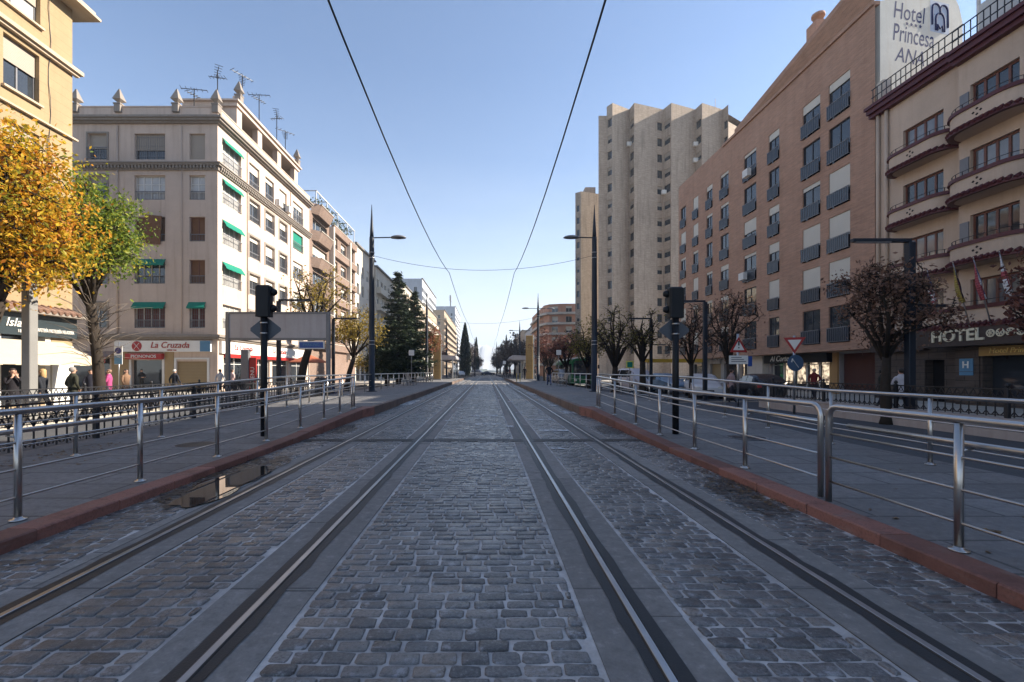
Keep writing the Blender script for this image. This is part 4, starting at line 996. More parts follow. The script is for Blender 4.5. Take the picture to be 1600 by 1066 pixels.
# ================================================================== concrete tower
M['tower']=brick('weathered tower brick',(.43,.345,.27),(.36,.285,.22),(.30,.24,.185),.6,.36,.9,.02)
t=thing('tower_block','tall beige tower block with zigzag walls behind the brick building','building',(20,80,0),0)
s_=lambda px,Y: ((px-760)/711*Y-20,Y-80)
H=48.6
pl=[(6.6,26),(0,1.2),s_(948,81.2),s_(957,80),s_(983,82),s_(991,80),s_(1036,82),s_(1049,80),s_(1086,82),s_(1097,80),s_(1129,82),s_(1138,80.5),s_(1158,83),(27,26)]
mb=MB(); wins=[]
Z0=4.5; PT=2.87; NR=15
wsp={2:(.12,.88),4:(.1,.9),5:(.80,.98),6:(.12,.88),8:(.1,.9),10:(.2,.85)}
for k in range(len(pl)):
    a,b=pl[k],pl[(k+1)%len(pl)]; L_=math.dist(a,b); th=math.atan2(b[1]-a[1],b[0]-a[0]); ops=[]
    if k in wsp:
        f0,f1=wsp[k]; ops=[(L_*f0,L_*f1,Z0+PT*q,Z0+PT*q+1.45) for q in range(NR)]
    if k==0: ops=[(L_*f-.6,L_*f+.6,Z0+PT*q,Z0+PT*q+1.45) for q in range(NR) for f in (.3,.8)]
    hh=H if 2<=k<=10 else (H-1.6 if k!=11 else H-3)
    facade(mb,a[0],a[1],th,L_,-.3,hh,ops,.25)
    if k: wins+=[(a,th,o) for o in ops]
mb.build('wall',M['tower'],t)
mb=MB(); mb.poly([(x,y,H-1.7) for x,y in pl]); mb.box(6,9,8,11,H-1.7,H+.4); mb.box(19.5,21.5,3,5,H-1.7,H-.2); mb.tube([(22.5,5,H-4),(22.5,5,H+1.2)],.75,12); mb.tube([(23,5.5,H),(23,5.5,H+4)],.05,4); mb.tube([(11.5,3,H-2),(11.5,3,H+.4)],.5,10); mb.build('roof',M['tower'],t)
r=random.Random(3)
for a,th,o in wins: win(t,a[0],a[1],th,o[0],o[2],o[1]-o[0],o[3]-o[2],.23,1,0,'darkframe','glass',r.choice([0,0,0,.35,.5]),'tanshutter')
mb=MB()
for k,q in ((4,13),(6,10),(8,13),(8,12)):
    a,b=pl[k],pl[k+1]; th=math.atan2(b[1]-a[1],b[0]-a[0]); U,N=UN(th); c=Vector((*a,0))+U*.5+N*.25; mb.box(c.x-.4,c.x+.4,c.y-.25,c.y+.25,Z0+PT*q-.1,Z0+PT*q+.6)
mb.build('air_conditioner',M['white'],t)
t=thing('tower_block','lower beige tower block with a side column of windows, just left of the taller tower','building',(21,106.5,0),0)
pl=[(5.2,24),(0,1.0),(1.1,0),(6,1.6),(6,24)]; H=43.5; mb=MB(); wins=[]
for k in range(5):
    a,b=pl[k],pl[(k+1)%5]; L_=math.dist(a,b); th=math.atan2(b[1]-a[1],b[0]-a[0])
    ops=[(L_*.25,L_*.75,Z0+PT*q,Z0+PT*q+1.45) for q in range(13)] if k==1 else ([(L_*f-.6,L_*f+.6,Z0+PT*q,Z0+PT*q+1.45) for q in range(13) for f in (.25,.55,.85)] if k==0 else [])
    facade(mb,a[0],a[1],th,L_,-.3,H,ops,.25); wins+=[(a,th,o) for o in ops]
mb.build('wall',M['tower'],t); mb=MB(); mb.poly([(x,y,H-.5) for x,y in pl]); mb.box(3,5.5,4,8,H-.5,H+2.6); mb.build('roof',M['tower'],t)
for a,th,o in wins: win(t,a[0],a[1],th,o[0],o[2],o[1]-o[0],o[3]-o[2],.23,1,0,'darkframe','glass',r.choice([0,0,.5]),'tanshutter')
# pink curved block
t=thing('pink_building','salmon pink apartment block with curved white balcony bands, left of the towers','building',(17.4,134,0),0)
pl=[(-.5,34),(0,4),(1.2,1.2),(4.5,0),(14,-.6),(14,34)]; H=21.2; mb=MB(); wins=[]
for k in range(6):
    a,b=pl[k],pl[(k+1)%6]; L_=math.dist(a,b); th=math.atan2(b[1]-a[1],b[0]-a[0]); nn=max(1,int(L_/3.2)) if k in (0,2,3) else 0
    ops=[(L_*(j+.5)/nn-.9,L_*(j+.5)/nn+.9,3.6+3*q,5.6+3*q) for q in range(6) for j in range(nn)]
    facade(mb,a[0],a[1],th,L_,-.3,H,ops,.3); wins+=[(a,th,o) for o in ops]
mb.build('wall',M['orange'],t); mb=MB(); mb.poly([(x,y,H-.3) for x,y in pl]); mb.poly([(x*1.02,y-.2,H+.05) for x,y in pl]); mb.build('roof',M['rooftile'],t)
for a,th,o in wins: win(t,a[0],a[1],th,o[0],o[2],o[1]-o[0],o[3]-o[2],.28,1,0,'white','glass',r.choice([0,.3,.6]),'shutter')
for q in range(6):
    mb=MB(); z=3.2+3*q
    out=[(-1.4,33),(-1.1,3.4),(.3,.1),(4.2,-1.2),(14,-1.8)]
    for a,b in zip(out,out[1:]):
        th=math.atan2(b[1]-a[1],b[0]-a[0]); U,N=UN(th); Pq=lambda u,w_,zz: Vector((*a,0))+U*u+N*w_+Vector((0,0,zz)); wbar(mb,Pq,0,math.dist(a,b),-.12,0,z-.1,z+.55); 
    inn=pl[:5]
    for k in range(4): mb.poly([(*out[k],z-.05),(*out[k+1],z-.05),(*inn[k+1],z-.05),(*inn[k],z-.05)])
    mb.build('balcony',M['palew'],t)
block('apartment_building','pale grey stepped block at the far right, beyond the pink building',20,236,RN,62,21,14,M['paleblue'],5,14,1.6,1.6,bal=1,seed=21)
block('apartment_building','low beige block at the far end of the right side',20,330,RN,80,24,14,M['buff'],6,16,1.6,1.6,seed=22)
# ------------------------------------------------------------------ stainless railings
def railing(label, x, posts, hs, bars=(.70,.46,.21), hand=.79, y0=None, y1=None, r0=False, r1=False, group=None, H=.98, zf=pz, pr=.029):
    t=thing('steel_railing',label,'railing',(x,posts[0],0),0,group); o=Vector((x,posts[0],0))
    y0=posts[0] if y0 is None else y0; y1=posts[-1] if y1 is None else y1
    ys=sorted({y0,y1}|{p for p in posts if y0<p<y1})
    mb=MB(); pts=[Vector((x,y,zf(y)+H)) for y in ys]
    R=.12
    def corner(y,sgn):
        return [Vector((x,y+sgn*(R-R*math.cos(g)),zf(y)+H-R+R*math.sin(g))) for g in [PI/2*k/6 for k in range(7)]]
    if r0: pts=[Vector((x,y0,zf(y0)+.004))]+corner(y0,1)+pts[1:]
    if r1: pts=pts[:-1]+corner(y1,-1)[::-1]+[Vector((x,y1,zf(y1)+.004))]
    mb.tube([p-o for p in pts],.029,12); mb.build('top_rail',M['steel'],t)
    if hand:
        mb=MB(); hx=hs*.11; a,b=y0+(.12 if r0 else 0),y1-(.12 if r1 else 0)
        hy=[a]+[y for y in ys if a<y<b]+[b]
        mb.tube([Vector((x+hx,y,zf(y)+hand))-o for y in hy],.024,10)
        for p in posts:
            if y0<=p<=y1: mb.tube([Vector((x,p,zf(p)+hand-.05))-o,Vector((x+hx,p,zf(p)+hand-.03))-o],.008,6)
        mb.build('handrail',M['steel'],t)
    for h in bars:
        mb=MB(); mb.tube([Vector((x,y,zf(y)+h))-o for y in ys],.0115,8); mb.build('bar',M['steel'],t)
    proto=None
    for p in posts:
        ends=(r0 and abs(p-y0)<.01) or (r1 and abs(p-y1)<.01)
        if proto is None:
            mb=MB(); mb.tube([(0,0,0),(0,0,H-.028)],pr,12); proto=mb.build('post',M['steel'],t,(0,p-o.y,zf(p)))
            mb=MB(); mb.lathe([(.062,0),(.062,.01),(.035,.014),(.03,.03)],(0,0,.004),16); mb.build('base_plate',M['steel'],proto)
        elif not ends: copy_tree(proto,t,(0,p-o.y,zf(p)))
    return t
G1='stainless railings along the tram track'
railing('nearest steel railing, cut by the right edge, rounded corner at its far end',3.52,[-2,-.2,1.55,3.39],1,y1=4.68,r1=True,group=G1)
railing('long steel railing behind the right red kerb, rounded at its near end',3.57,[6.28,7.8,9.37,10.86,12.65,14.35,14.65],1,y0=4.86,y1=14.65,r0=True,group=G1)
railing('long steel railing behind the left red kerb, in front of the tram signal',-4.2,[1.2,2.64,4.08,5.52,7.1,8.68,10.26,11.76,13.03,14.2,14.45],-1,group=G1)
G2='stainless railings at the back of the platforms'
railing('steel railing at the back of the left platform, beside the iron fence',-6.5,[1.5+1.9*k for k in range(29)],-1,(.62,.3),0,group=G2)
railing('steel railing at the back of the right platform, in front of the parked cars',6.35,[.9+1.87*k for k in range(26)],1,(.62,.3),0,group=G2)
# ------------------------------------------------------------------ iron fences
def fence(label,x,y0,y1,zb,H,kind,cat='fence',dens=.205):
    t=thing('iron_fence',label,cat,(x,y0,0),0); L_=y1-y0
    mb=MB(); n=max(1,int(L_/4)); zz=lambda y: zb(y+y0) if callable(zb) else zb
    def longbar(h,wd,ht):
        for k in range(n): a,b=L_*k/n,L_*(k+1)/n; mb.bar((0,a,zz(a)+h),(0,b,zz(b)+h),wd,ht)
    longbar(H,.05,.035); longbar(H-.2,.025,.02); longbar(.1 if kind!='u' else .06,.025,.02)
    if kind=='arch': longbar(H-.34,.02,.018)
    mb.build('rail',M['iron'],t)
    mb=MB(); y=.1
    while y<L_:
        z=zz(y); mb.bar((0,y,z+.02),(0,y,z+H-.2),.02); s=dens/2
        if kind in('arch','u'):
            for sg in (-1,1):
                mb.bar((0,y,z+.16),(0,y+sg*s*.75,z+.06),.018); mb.bar((0,y,z+H-.36),(0,y+sg*s,z+H-.2),.018)
                mb.bar((0,y,z+H-.2),(0,y+sg*s,z+H-.02),.016)
            if kind=='u':
                pts=[(0,y+s*math.cos(g)*.98+s,z+.18-s*1.1*math.sin(g)) for g in [PI*k/6 for k in range(7)]]
                mb.tube(pts,.009,4)
            g8=[(0,y+s+.045*math.cos(g),z+H-.1+.06*math.sin(g)) for g in [2*PI*k/8 for k in range(9)]]; mb.tube(g8,.008,4,caps=False)
        y+=dens
    mb.build('picket_panel',M['iron'],t)
    k=0; y=0
    while y<=L_:
        mb=MB(); z=zz(y); mb.bbox(-.045,.045,y-.045,y+.045,z-.05,z+H+.04,.01); mb.lathe([(.02,0),(.05,.04),(.04,.09),(.005,.12)],(0,y,z+H+.04),8); mb.build('fence_post',M['iron'],t); y+=3.0
    return t
fence('black ornate iron fence along the back of the left pavement, nearest the tracks',-7.72,-3,22.6,pz,.76,'arch')
fence('black ornate iron fence on the far side of the sunken stair, people walk behind it',-13.25,-3,27,SZ+.12,.98,'arch')
t=thing('parapet_wall','low pinkish plastered wall under the iron fence on the right','wall',(12.6,-4,0),0)
mb=MB(); mb.bbox(-.16,.16,0,24.8,-.3,.24,.02); mb.build('wall_body',M['wall'],t); mb=MB(); mb.bbox(-.19,.19,-.02,24.83,.243,.30,.015); mb.build('coping',M['wall'],t)
fence('black iron fence with looped pickets standing on the low wall at the right',12.6,-4,20.7,.30,.70,'u')
# ------------------------------------------------------------------ tapered lamp and cable poles
def lamp_pole(label,x,y,z,arms,H=10.6,cat='lamp pole',parts=True):
    t=thing('lamp_pole',label,cat,(x,y,z),0,'tall tapered poles of the tram line')
    mb=MB(); mb.lathe([(.3,0),(.3,.03),(.175,.031),(.16,4),(.135,8.6),(.13,8.75)],(0,0,0),16); mb.lathe([(.115,8.75),(.10,9.1),(.012,H)],(0,0,0),12); mb.build('pole',M['navy'],t)
    mb=MB()
    for q in (7.55,7.85,2.65,2.85): mb.lathe([(.155 if q<4 else .145,0),(.172,.01),(.172,.035),(.14,.045)],(0,0,q),14)
    mb.build('band',M['steel'],t)
    for s,ln in arms:
        mb=MB(); mb.tube([(s*.1,0,8.72),(s*(ln-.35),0,8.74)],.035,8); a=mb.build('lamp_arm',M['navy'],t)
        mb=MB(); pr=[(.02,.14),(.14,.13),(.26,.08),(.33,0),(.3,-.025),(.05,-.03)]
        mb.lathe(pr[::-1],(0,0,0),16); mb.xf(Matrix.Translation((s*ln,0,8.72))@Matrix.Diagonal((1.45,.75,1.0,1))); mb.build('lamp_head',M['grey'],a)
    return t
def lz(y): return pz(y) if y<PE else 0
lamp_pole('tall dark lamp pole with one arm on the left platform, nearest on that side',-6.5,25.8,lz(25.8),[(1,1.5)])
lamp_pole('tall dark lamp pole with one arm on the right platform, nearest on that side',6.12,25.8,lz(25.8),[(-1,1.3)])
lamp_pole('tall dark pole without lamp on the left, beside the conifers',-7.2,55,lz(55),[])
lamp_pole('tall dark pole with two lamp arms on the right, beside the gold pylon',6.25,55,lz(55),[(-1,1.5),(1,1.5)])
lamp_pole('distant dark pole on the left, in front of the orange brick block',-7,80,0,[])
lamp_pole('distant pole with two arms on the right, by the shelter roof',6.0,82,0,[(-1,1.5),(1,1.5)])
lamp_pole('far thin pole on the left, in front of the cypress',-7.1,111,0,[])
lamp_pole('far pole with one arm on the right, beyond the shelter',6.9,110,0,[(-1,1.5)])
lamp_pole('farthest pole left of the tracks near the crossing cars',-3.1,122,0,[])
lamp_pole('farthest pole right of the tracks near the crossing cars',3.1,138,0,[])
def cable(name,label,pts,r,cat='cable',extra=None):
    t=thing(name,label,cat,pts[0]); o=Vector(pts[0]); mb=MB(); mb.tube([Vector(p)-o for p in pts],r,6); mb.build('wire',M['iron'],t)
    if extra:
        for a,b in extra: mb=MB(); mb.tube([Vector(a)-o,Vector(b)-o],r*1.6,6); mb.build('clamp',M['iron'],t)
    return t
def sagline(a,b,sag,n=24):
    a=Vector(a); b=Vector(b); return [a.lerp(b,k/n)-Vector((0,0,4*sag*(k/n)*(1-k/n))) for k in range(n+1)]
zw=7.0
def contact(xf,label):
    sup=[-28,-1.5,25.8,55,82,110,138,170]; pts=[]
    for a,b in zip(sup,sup[1:]): pts+=[(xf,a+(b-a)*k/10,zw-(.8 if a<20 else .35)*4*(k/10)*(1-k/10)) for k in range(10)]
    return cable('contact_wire',label,pts+[(xf,170,zw)],.016,'overhead wire')
contact(-2.1,'left overhead tram wire running from the top of the picture to the horizon'); contact(1.58,'right overhead tram wire running from the top of the picture to the horizon')
z=lz(25.8)+7.7
cable('span_wire','cross wire sagging between the two nearest lamp poles',[(-6.4,25.8,z)]+[( -6.4+12.4*k/16,25.8,z-.85*4*(k/16)*(1-k/16)*.97) for k in range(1,16)]+[(6.0,25.8,z)],.011,'overhead wire',[((-2.1,25.8,z-.95),(-2.1,25.8,zw)),((1.58,25.8,z-.98),(1.58,25.8,zw))])
cable('span_wire','far cross wire between the second pair of poles',[( -7.1+13.3*k/12,55,z-.8*4*(k/12)*(1-k/12)) for k in range(13)],.013,'overhead wire')
M['polegrey']=simple('pale grey pole paint',(.2,.195,.185),.5)
# ------------------------------------------------------------------ square street lamps with straight arms
def street_lamp(label,x,y,arm,low=True,w=.2,mt='navy'):
    t=thing('street_lamp',label,'street lamp',(x,y,SZ+.02),0,'square street lamps with straight arms')
    mb=MB(); mb.bbox(-w/2,w/2,-w/2,w/2,0,5.5,.015); mb.bbox(-w*.9,w*.9,-w*.9,w*.9,0,.04,.02); mb.build('pole',M[mt],t)
    mb=MB(); a,b=sorted((0,arm*1.75)); mb.bbox(a-(.0 if arm>0 else 0),b,-w*.4,w*.4,5.501,5.6,.01); q=mb.build('lamp_arm',M['navy'],t)
    mb=MB(); a,b=sorted((arm*.6,arm*1.65)); mb.box(a,b,-w*.3,w*.3,5.48,5.5); mb.build('lamp_glass',M['greypanel'],q)
    if low: mb=MB(); a,b=sorted((-arm*w/2,-arm*1.1)); mb.bbox(a,b,-.06,.06,3.55,3.63,.01); mb.build('low_arm',M['navy'],t)
    return t
street_lamp('square dark street lamp nearest on the right, in front of the hotel',12.75,13.7,-1); street_lamp('square dark street lamp on the right in front of the brick block',12.3,25.6,-1); street_lamp('square dark street lamp farthest on the right, among the bare trees',12.3,34,-1)
street_lamp('square pale lit street lamp post at the left edge, under the yellow tree',-14.05,14.0,-1,False,.27,'polegrey'); street_lamp('square street lamp on the left behind the grey billboard',-11.5,25.2,1); street_lamp('square street lamp on the left beside the yellow tree',-11.4,33.9,1)
# ------------------------------------------------------------------ tram signals with diamond plates (seen from behind)
def signal(label,x,y,lean):
    t=thing('tram_signal',label,'tram signal',(x,y,pz(y)),0,'tram signals on black posts')
    mb=MB(); mb.lathe([(.065,0),(.065,2.45)],(0,0,0),14); mb.build('pole',M['blackpaint'],t)
    mb=MB(); mb.bbox(-.15,.15,-.09,.1,2.42,3.06,.03); hd=mb.build('signal_head',M['blackpaint'],t)
    for q in (2.58,2.76,2.92):
        mb=MB(); mb.lathe([(.07,0),(.075,.12),(.07,.13)],(0,0,0),12); mb.xf(Matrix.Translation((lean*.0,.1,q))@Matrix.Rotation(-PI/2,4,'X')); mb.build('visor',M['blackpaint'],hd)
    mb=MB(); mb.lathe([(.075,0),(.08,.03),(.05,.09),(.02,.1)],(0,0,0),12); mb.xf(Matrix.Translation((lean*.14,.05,2.93))@Matrix.Rotation(lean*PI/2,4,'Y')); mb.build('visor',M['blackpaint'],hd)
    mb=MB(); mb.lathe([(.075,0),(.08,.03),(.05,.09),(.02,.1)],(0,0,0),12); mb.xf(Matrix.Translation((lean*.14,.05,2.6))@Matrix.Rotation(lean*PI/2,4,'Y')); mb.build('visor',M['blackpaint'],hd)
    mb=MB(); w,h,c=.31,.235,.05
    pl=[(-w,-c*.6),(-c,-h),(c,-h),(w,-c*.6),(w,c*.6),(c,h),(-c,h),(-w,c*.6)]
    mb.prism(pl,0,.012); mb.xf(Matrix.Translation((0,.075,2.17))@Matrix.Rotation(PI/2,4,'X')); p=mb.build('diamond_plate',simple('grey sign back',(.06,.07,.085),.5),t)
    mb=MB()
    for q in (2.07,2.28): mb.lathe([(.068,0),(.075,.005),(.075,.025),(.068,.03)],(0,0,q),14)
    mb.build('clamp',M['steel'],t)
signal('black tram signal with grey diamond plate, left, before the grey billboard',-4.52,9.25,1); signal('black tram signal with a grey diamond plate on the right, behind the steel railing',3.95,9.5,-1)
# ------------------------------------------------------------------ grey billboard over the stair
t=thing('billboard','bare grey billboard on two posts over the iron fence, left','billboard',(-10.4,22.8,0),0)
for x in (-2.55,2.48): mb=MB(); mb.bbox(x-.09,x+.09,-.09,.09,-.2,4.4,.01); mb.build('post',M['grey'],t)
mb=MB(); mb.box(-2.46,2.39,-.04,.04,3.1,4.3); mb.build('panel',M['greypanel'],t)
mb=MB(); mb.box(-2.46,2.39,-.07,.07,4.3,4.4); mb.box(-2.46,2.39,-.07,.07,2.98,3.1); mb.build('frame',M['grey'],t)
mb=MB(); mb.box(1.0,2.3,-.06,.02,2.55,2.94); sg=mb.build('blue_sign',M['signwhite'],t); mb=MB(); mb.box(1.06,2.24,-.075,-.061,2.6,2.89); mb.build('sign_face',M['blue'],sg); text(sg,'PARKING',.2,(1.65,-.08,2.75),0,M['lightblue'],ext=.003)
mb=MB(); mb.bbox(2.0,2.6,-.6,-.2,-.1,1.1,.03); mb.build('cabinet',M['navy'],t)
# ------------------------------------------------------------------ signs
def post(t,h,r=.035,m='steel'): mb=MB(); mb.tube([(0,0,-.05),(0,0,h)],r,10); return mb.build('post',M[m],t)
def tri(mb,w,y,z,up=1,m=0):
    h=w*.87; P0=[(-w/2,y,z-up*h/2),(w/2,y,z-up*h/2),(0,y,z+up*h/2)]
    P1=[(a,y+.02,b) for a,_,b in P0]; mb.poly(P0,m); mb.poly(P1,m)
    for k in range(3): mb.quad(P0[k],P0[(k+1)%3],P1[(k+1)%3],P1[k],m)
t=thing('warning_sign','white and red triangle warning sign with exclamation mark above a white plate','sign',XYZ:=(XX(1153,20.3),20.3,SZ),0); post(t,3.3,.05)
mb=MB(); tri(mb,.78,-.06,2.82); p=mb.build('triangle',M['red'],t); mb=MB(); tri(mb,.5,-.068,2.79); mb.build('sign_face',M['signwhite'],p); mb=MB(); mb.box(-.028,.028,-.08,-.07,2.78,2.98); mb.box(-.025,.025,-.08,-.07,2.65,2.71); mb.build('exclamation_mark',M['blackpaint'],p)
mb=MB(); mb.box(-.42,.42,-.06,-.04,1.95,2.33); p=mb.build('plate',M['signwhite'],t); mb=MB(); 
for k in range(3): mb.box(-.33,.33-.1*k,-.066,-.061,2.05+.09*k,2.085+.09*k)
mb.build('text_lines',M['grey'],p); mb=MB(); mb.box(.43,.62,-.03,-.01,1.85,2.3); mb.build('blue_plate',M['blue'],t)
t=thing('yield_sign','red and white give way triangle above a round blue sign, before the shop','sign',(XX(1241,17.5),17.5,SZ),0); post(t,3.0,.045)
mb=MB(); tri(mb,.72,-.06,2.62,-1); p=mb.build('triangle',M['red'],t); p.rotation_euler=(0,0,rad(-25)); mb=MB(); tri(mb,.44,-.068,2.65,-1); mb.build('sign_face',M['signwhite'],p)
mb=MB(); mb.lathe([(.31,0),(.31,.02)],(0,0,0),24); mb.xf(Matrix.Translation((0,-.06,1.95))@Matrix.Rotation(PI/2,4,'X')); p=mb.build('blue_disc',simple('dull blue disc',(.05,.10,.18),.4),t); mb=MB(); mb.bar((.1,-.085,1.78),(-.12,-.085,2.08),.06,.01); mb.bar((-.16,-.086,1.98),(-.12,-.086,2.12),.05,.01); mb.build('arrow',M['signwhite'],p)
mb=MB(); mb.box(-.2,.2,-.06,-.03,-.0,.9); 
t=thing('parking_sign','blue round sign over a pale blue panel beside the dark tree trunk','sign',(XX(186,22.5),22.5,SZ+.12),0); post(t,2.95,.03)
mb=MB(); mb.box(-.2,.2,-.05,-.03,1.85,2.75); p=mb.build('plate',M['signwhite'],t); mb=MB(); mb.lathe([(.16,0),(.16,.01)],(0,0,0),20); mb.xf(Matrix.Translation((0,-.052,2.53))@Matrix.Rotation(PI/2,4,'X')); mb.build('blue_disc',simple('purple blue disc',(.03,.025,.14)),p); mb=MB(); mb.box(-.19,.19,-.06,-.051,1.87,2.3); mb.build('blue_panel',M['lightblue'],p)
def small_sign(label,px,Y,h,w,mt,z=None): 
    t=thing('sign_post',label,'sign',(XX(px,Y),Y,lz(Y) if z is None else z),0); post(t,h,.03,'grey'); mb=MB(); mb.bbox(-w/2,w/2,-.05,-.02,h-w,h,.02); mb.build('plate',M[mt],t); return t
small_sign('small square white sign on a thin post at the back of the left platform',643,42,3.1,.5,'signwhite'); small_sign('small white sign on a thin post by the bench on the right platform',873,42,3.1,.45,'signwhite')
t=small_sign('yellow and green square crossing sign among the bare trees at the right',984,33,2.3,.38,'green',SZ); mb=MB(); mb.bbox(-.27,.27,-.018,-.005,1.84,2.38,.02); mb.build('border',simple('yellow sign edge',(.6,.55,.1)),t)
t=small_sign('round white speed sign at the far end of the right platform',788,88,3.4,.6,'signwhite',0)
# red banner post and pale column by the corner building
t=thing('advert_column','grey advertising column with a red banner by the corner shop','sign',(XX(384,29),29,SZ),0); mb=MB(); mb.bbox(-.25,.25,-.15,.15,0,3.0,.03); mb.build('column',M['grey'],t); mb=MB(); mb.bbox(.26,.72,-.1,.0,.3,2.5,.02); p=mb.build('banner',M['red'],t)
o=text(p,'MENU',.36,(.49,-.11,1.4),0,M['signwhite'],ext=.003); o.data.transform(Matrix.Rotation(-PI/2,4,'Y'))
# ------------------------------------------------------------------ gold pylons, shelters, benches on the platforms
def pylon(label,x,y):
    t=thing('platform_pylon',label,'pylon',(x,y,lz(y)),0); mb=MB(); mb.bbox(-.47,.47,-.25,.25,0,6.0,.04); mb.build('panel',M['ochre'],t); mb=MB(); mb.bbox(.475,.62,-.2,.2,0,6.1,.03); mb.build('edge_fin',M['steel'],t); mb=MB(); mb.bbox(-.53,.53,-.31,.31,-.02,.12,.02); mb.build('plinth',M['grey'],t)
pylon('gold panelled pylon standing on the left platform',-6.6,61); pylon('gold panelled pylon standing on the right platform',5.85,62)
def shelter(label,x,y):
    t=thing('tram_shelter',label,'shelter',(x,y,0),0)
    mb=MB(); prof=[(-1.5,3.3),(-1.2,3.1),(1.3,3.1),(1.5,3.3),(1.4,3.7),(-1.1,3.8)]; mb.extr(prof,'y',0,12,0,True); mb.build('roof',M['greypanel'],t)
    for q in (.8,6,11): mb=MB(); mb.bbox(.85,1.05,q-.1,q+.1,.25,3.1,.02); mb.build('column',M['steel'],t)
    mb=MB(); mb.box(1.0,1.03,1,10.8,.6,2.7); mb.build('glass_screen',M['glass'],t)
shelter('grey roofed tram shelter on the left platform behind the gold pylon',-5.9,66); shelter('grey roofed tram shelter on the right platform behind the gold pylon',5.0,67)
def bench(label,x,y,rz):
    t=thing('bench',label,'bench',(x,y,lz(y)),rz)
    mb=MB()
    for k in range(7): mb.box(-.9,.9,-.25+k*.075,-.2+k*.075,.43,.46)
    mb.build('seat',M['steel'],t); mb=MB()
    for k in range(5): mb.box(-.9,.9,.28+k*.03,.31+k*.03,.55+k*.085,.6+k*.085)
    mb.build('backrest',M['steel'],t)
    for x_ in (-.75,.75):
        mb=MB(); mb.bar((x_,-.2,0),(x_,-.2,.43),.05); mb.bar((x_,.26,0),(x_,.42,.95),.05); mb.bar((x_,-.22,.41),(x_,.3,.41),.04); mb.build('leg',M['grey'],t)
bench('slatted steel bench nearest on the left platform',-5.95,36.5,R90); bench('slatted steel bench farther along the left platform, by the tall pole',-5.95,48,R90); bench('slatted steel bench on the right platform beside the walking man',5.75,35,-R90)
t=thing('track_bollards','pair of short yellow striped stakes at the right platform edge','bollard',(3.2,48,.28),0)
for k in (0,1): mb=MB(); mb.tube([(.0+.35*k,-.0,0),(.35*k,0,.95)],.04,8); mb.build('stake',simple('yellow paint',(.5,.4,.12)),t)
# manhole lids
for lb,x,y,r_ in (('round dark manhole lid in the right pavement by the signal post',5.2,9.1,.34),('round dark manhole lid in the left pavement beside the railing',-5.3,8.3,.32)):
    t=thing('manhole_lid',lb,'manhole',(x,y,pz(y)),0); mb=MB(); mb.lathe([(r_,0),(r_,.006)],(0,0,0),28); mb.build('lid',M['rubber'],t); mb=MB(); mb.lathe([(r_+.05,0),(r_+.05,.004)],(0,0,0),28); mb.build('ring',M['grey'],t)
# barrier and cafe terrace bits by the corner shop
t=thing('cafe_umbrella','orange red cafe parasol by the pruned tree trunk, left','umbrella',(XX(482,33),33,SZ),0); post(t,2.5,.03,'white'); mb=MB(); mb.lathe([(1.4,2.25),(1.38,2.3),(.05,2.85)],(0,0,0),8,0,False); mb.build('canopy',simple('orange red cloth',(.4,.11,.05),.8),t)
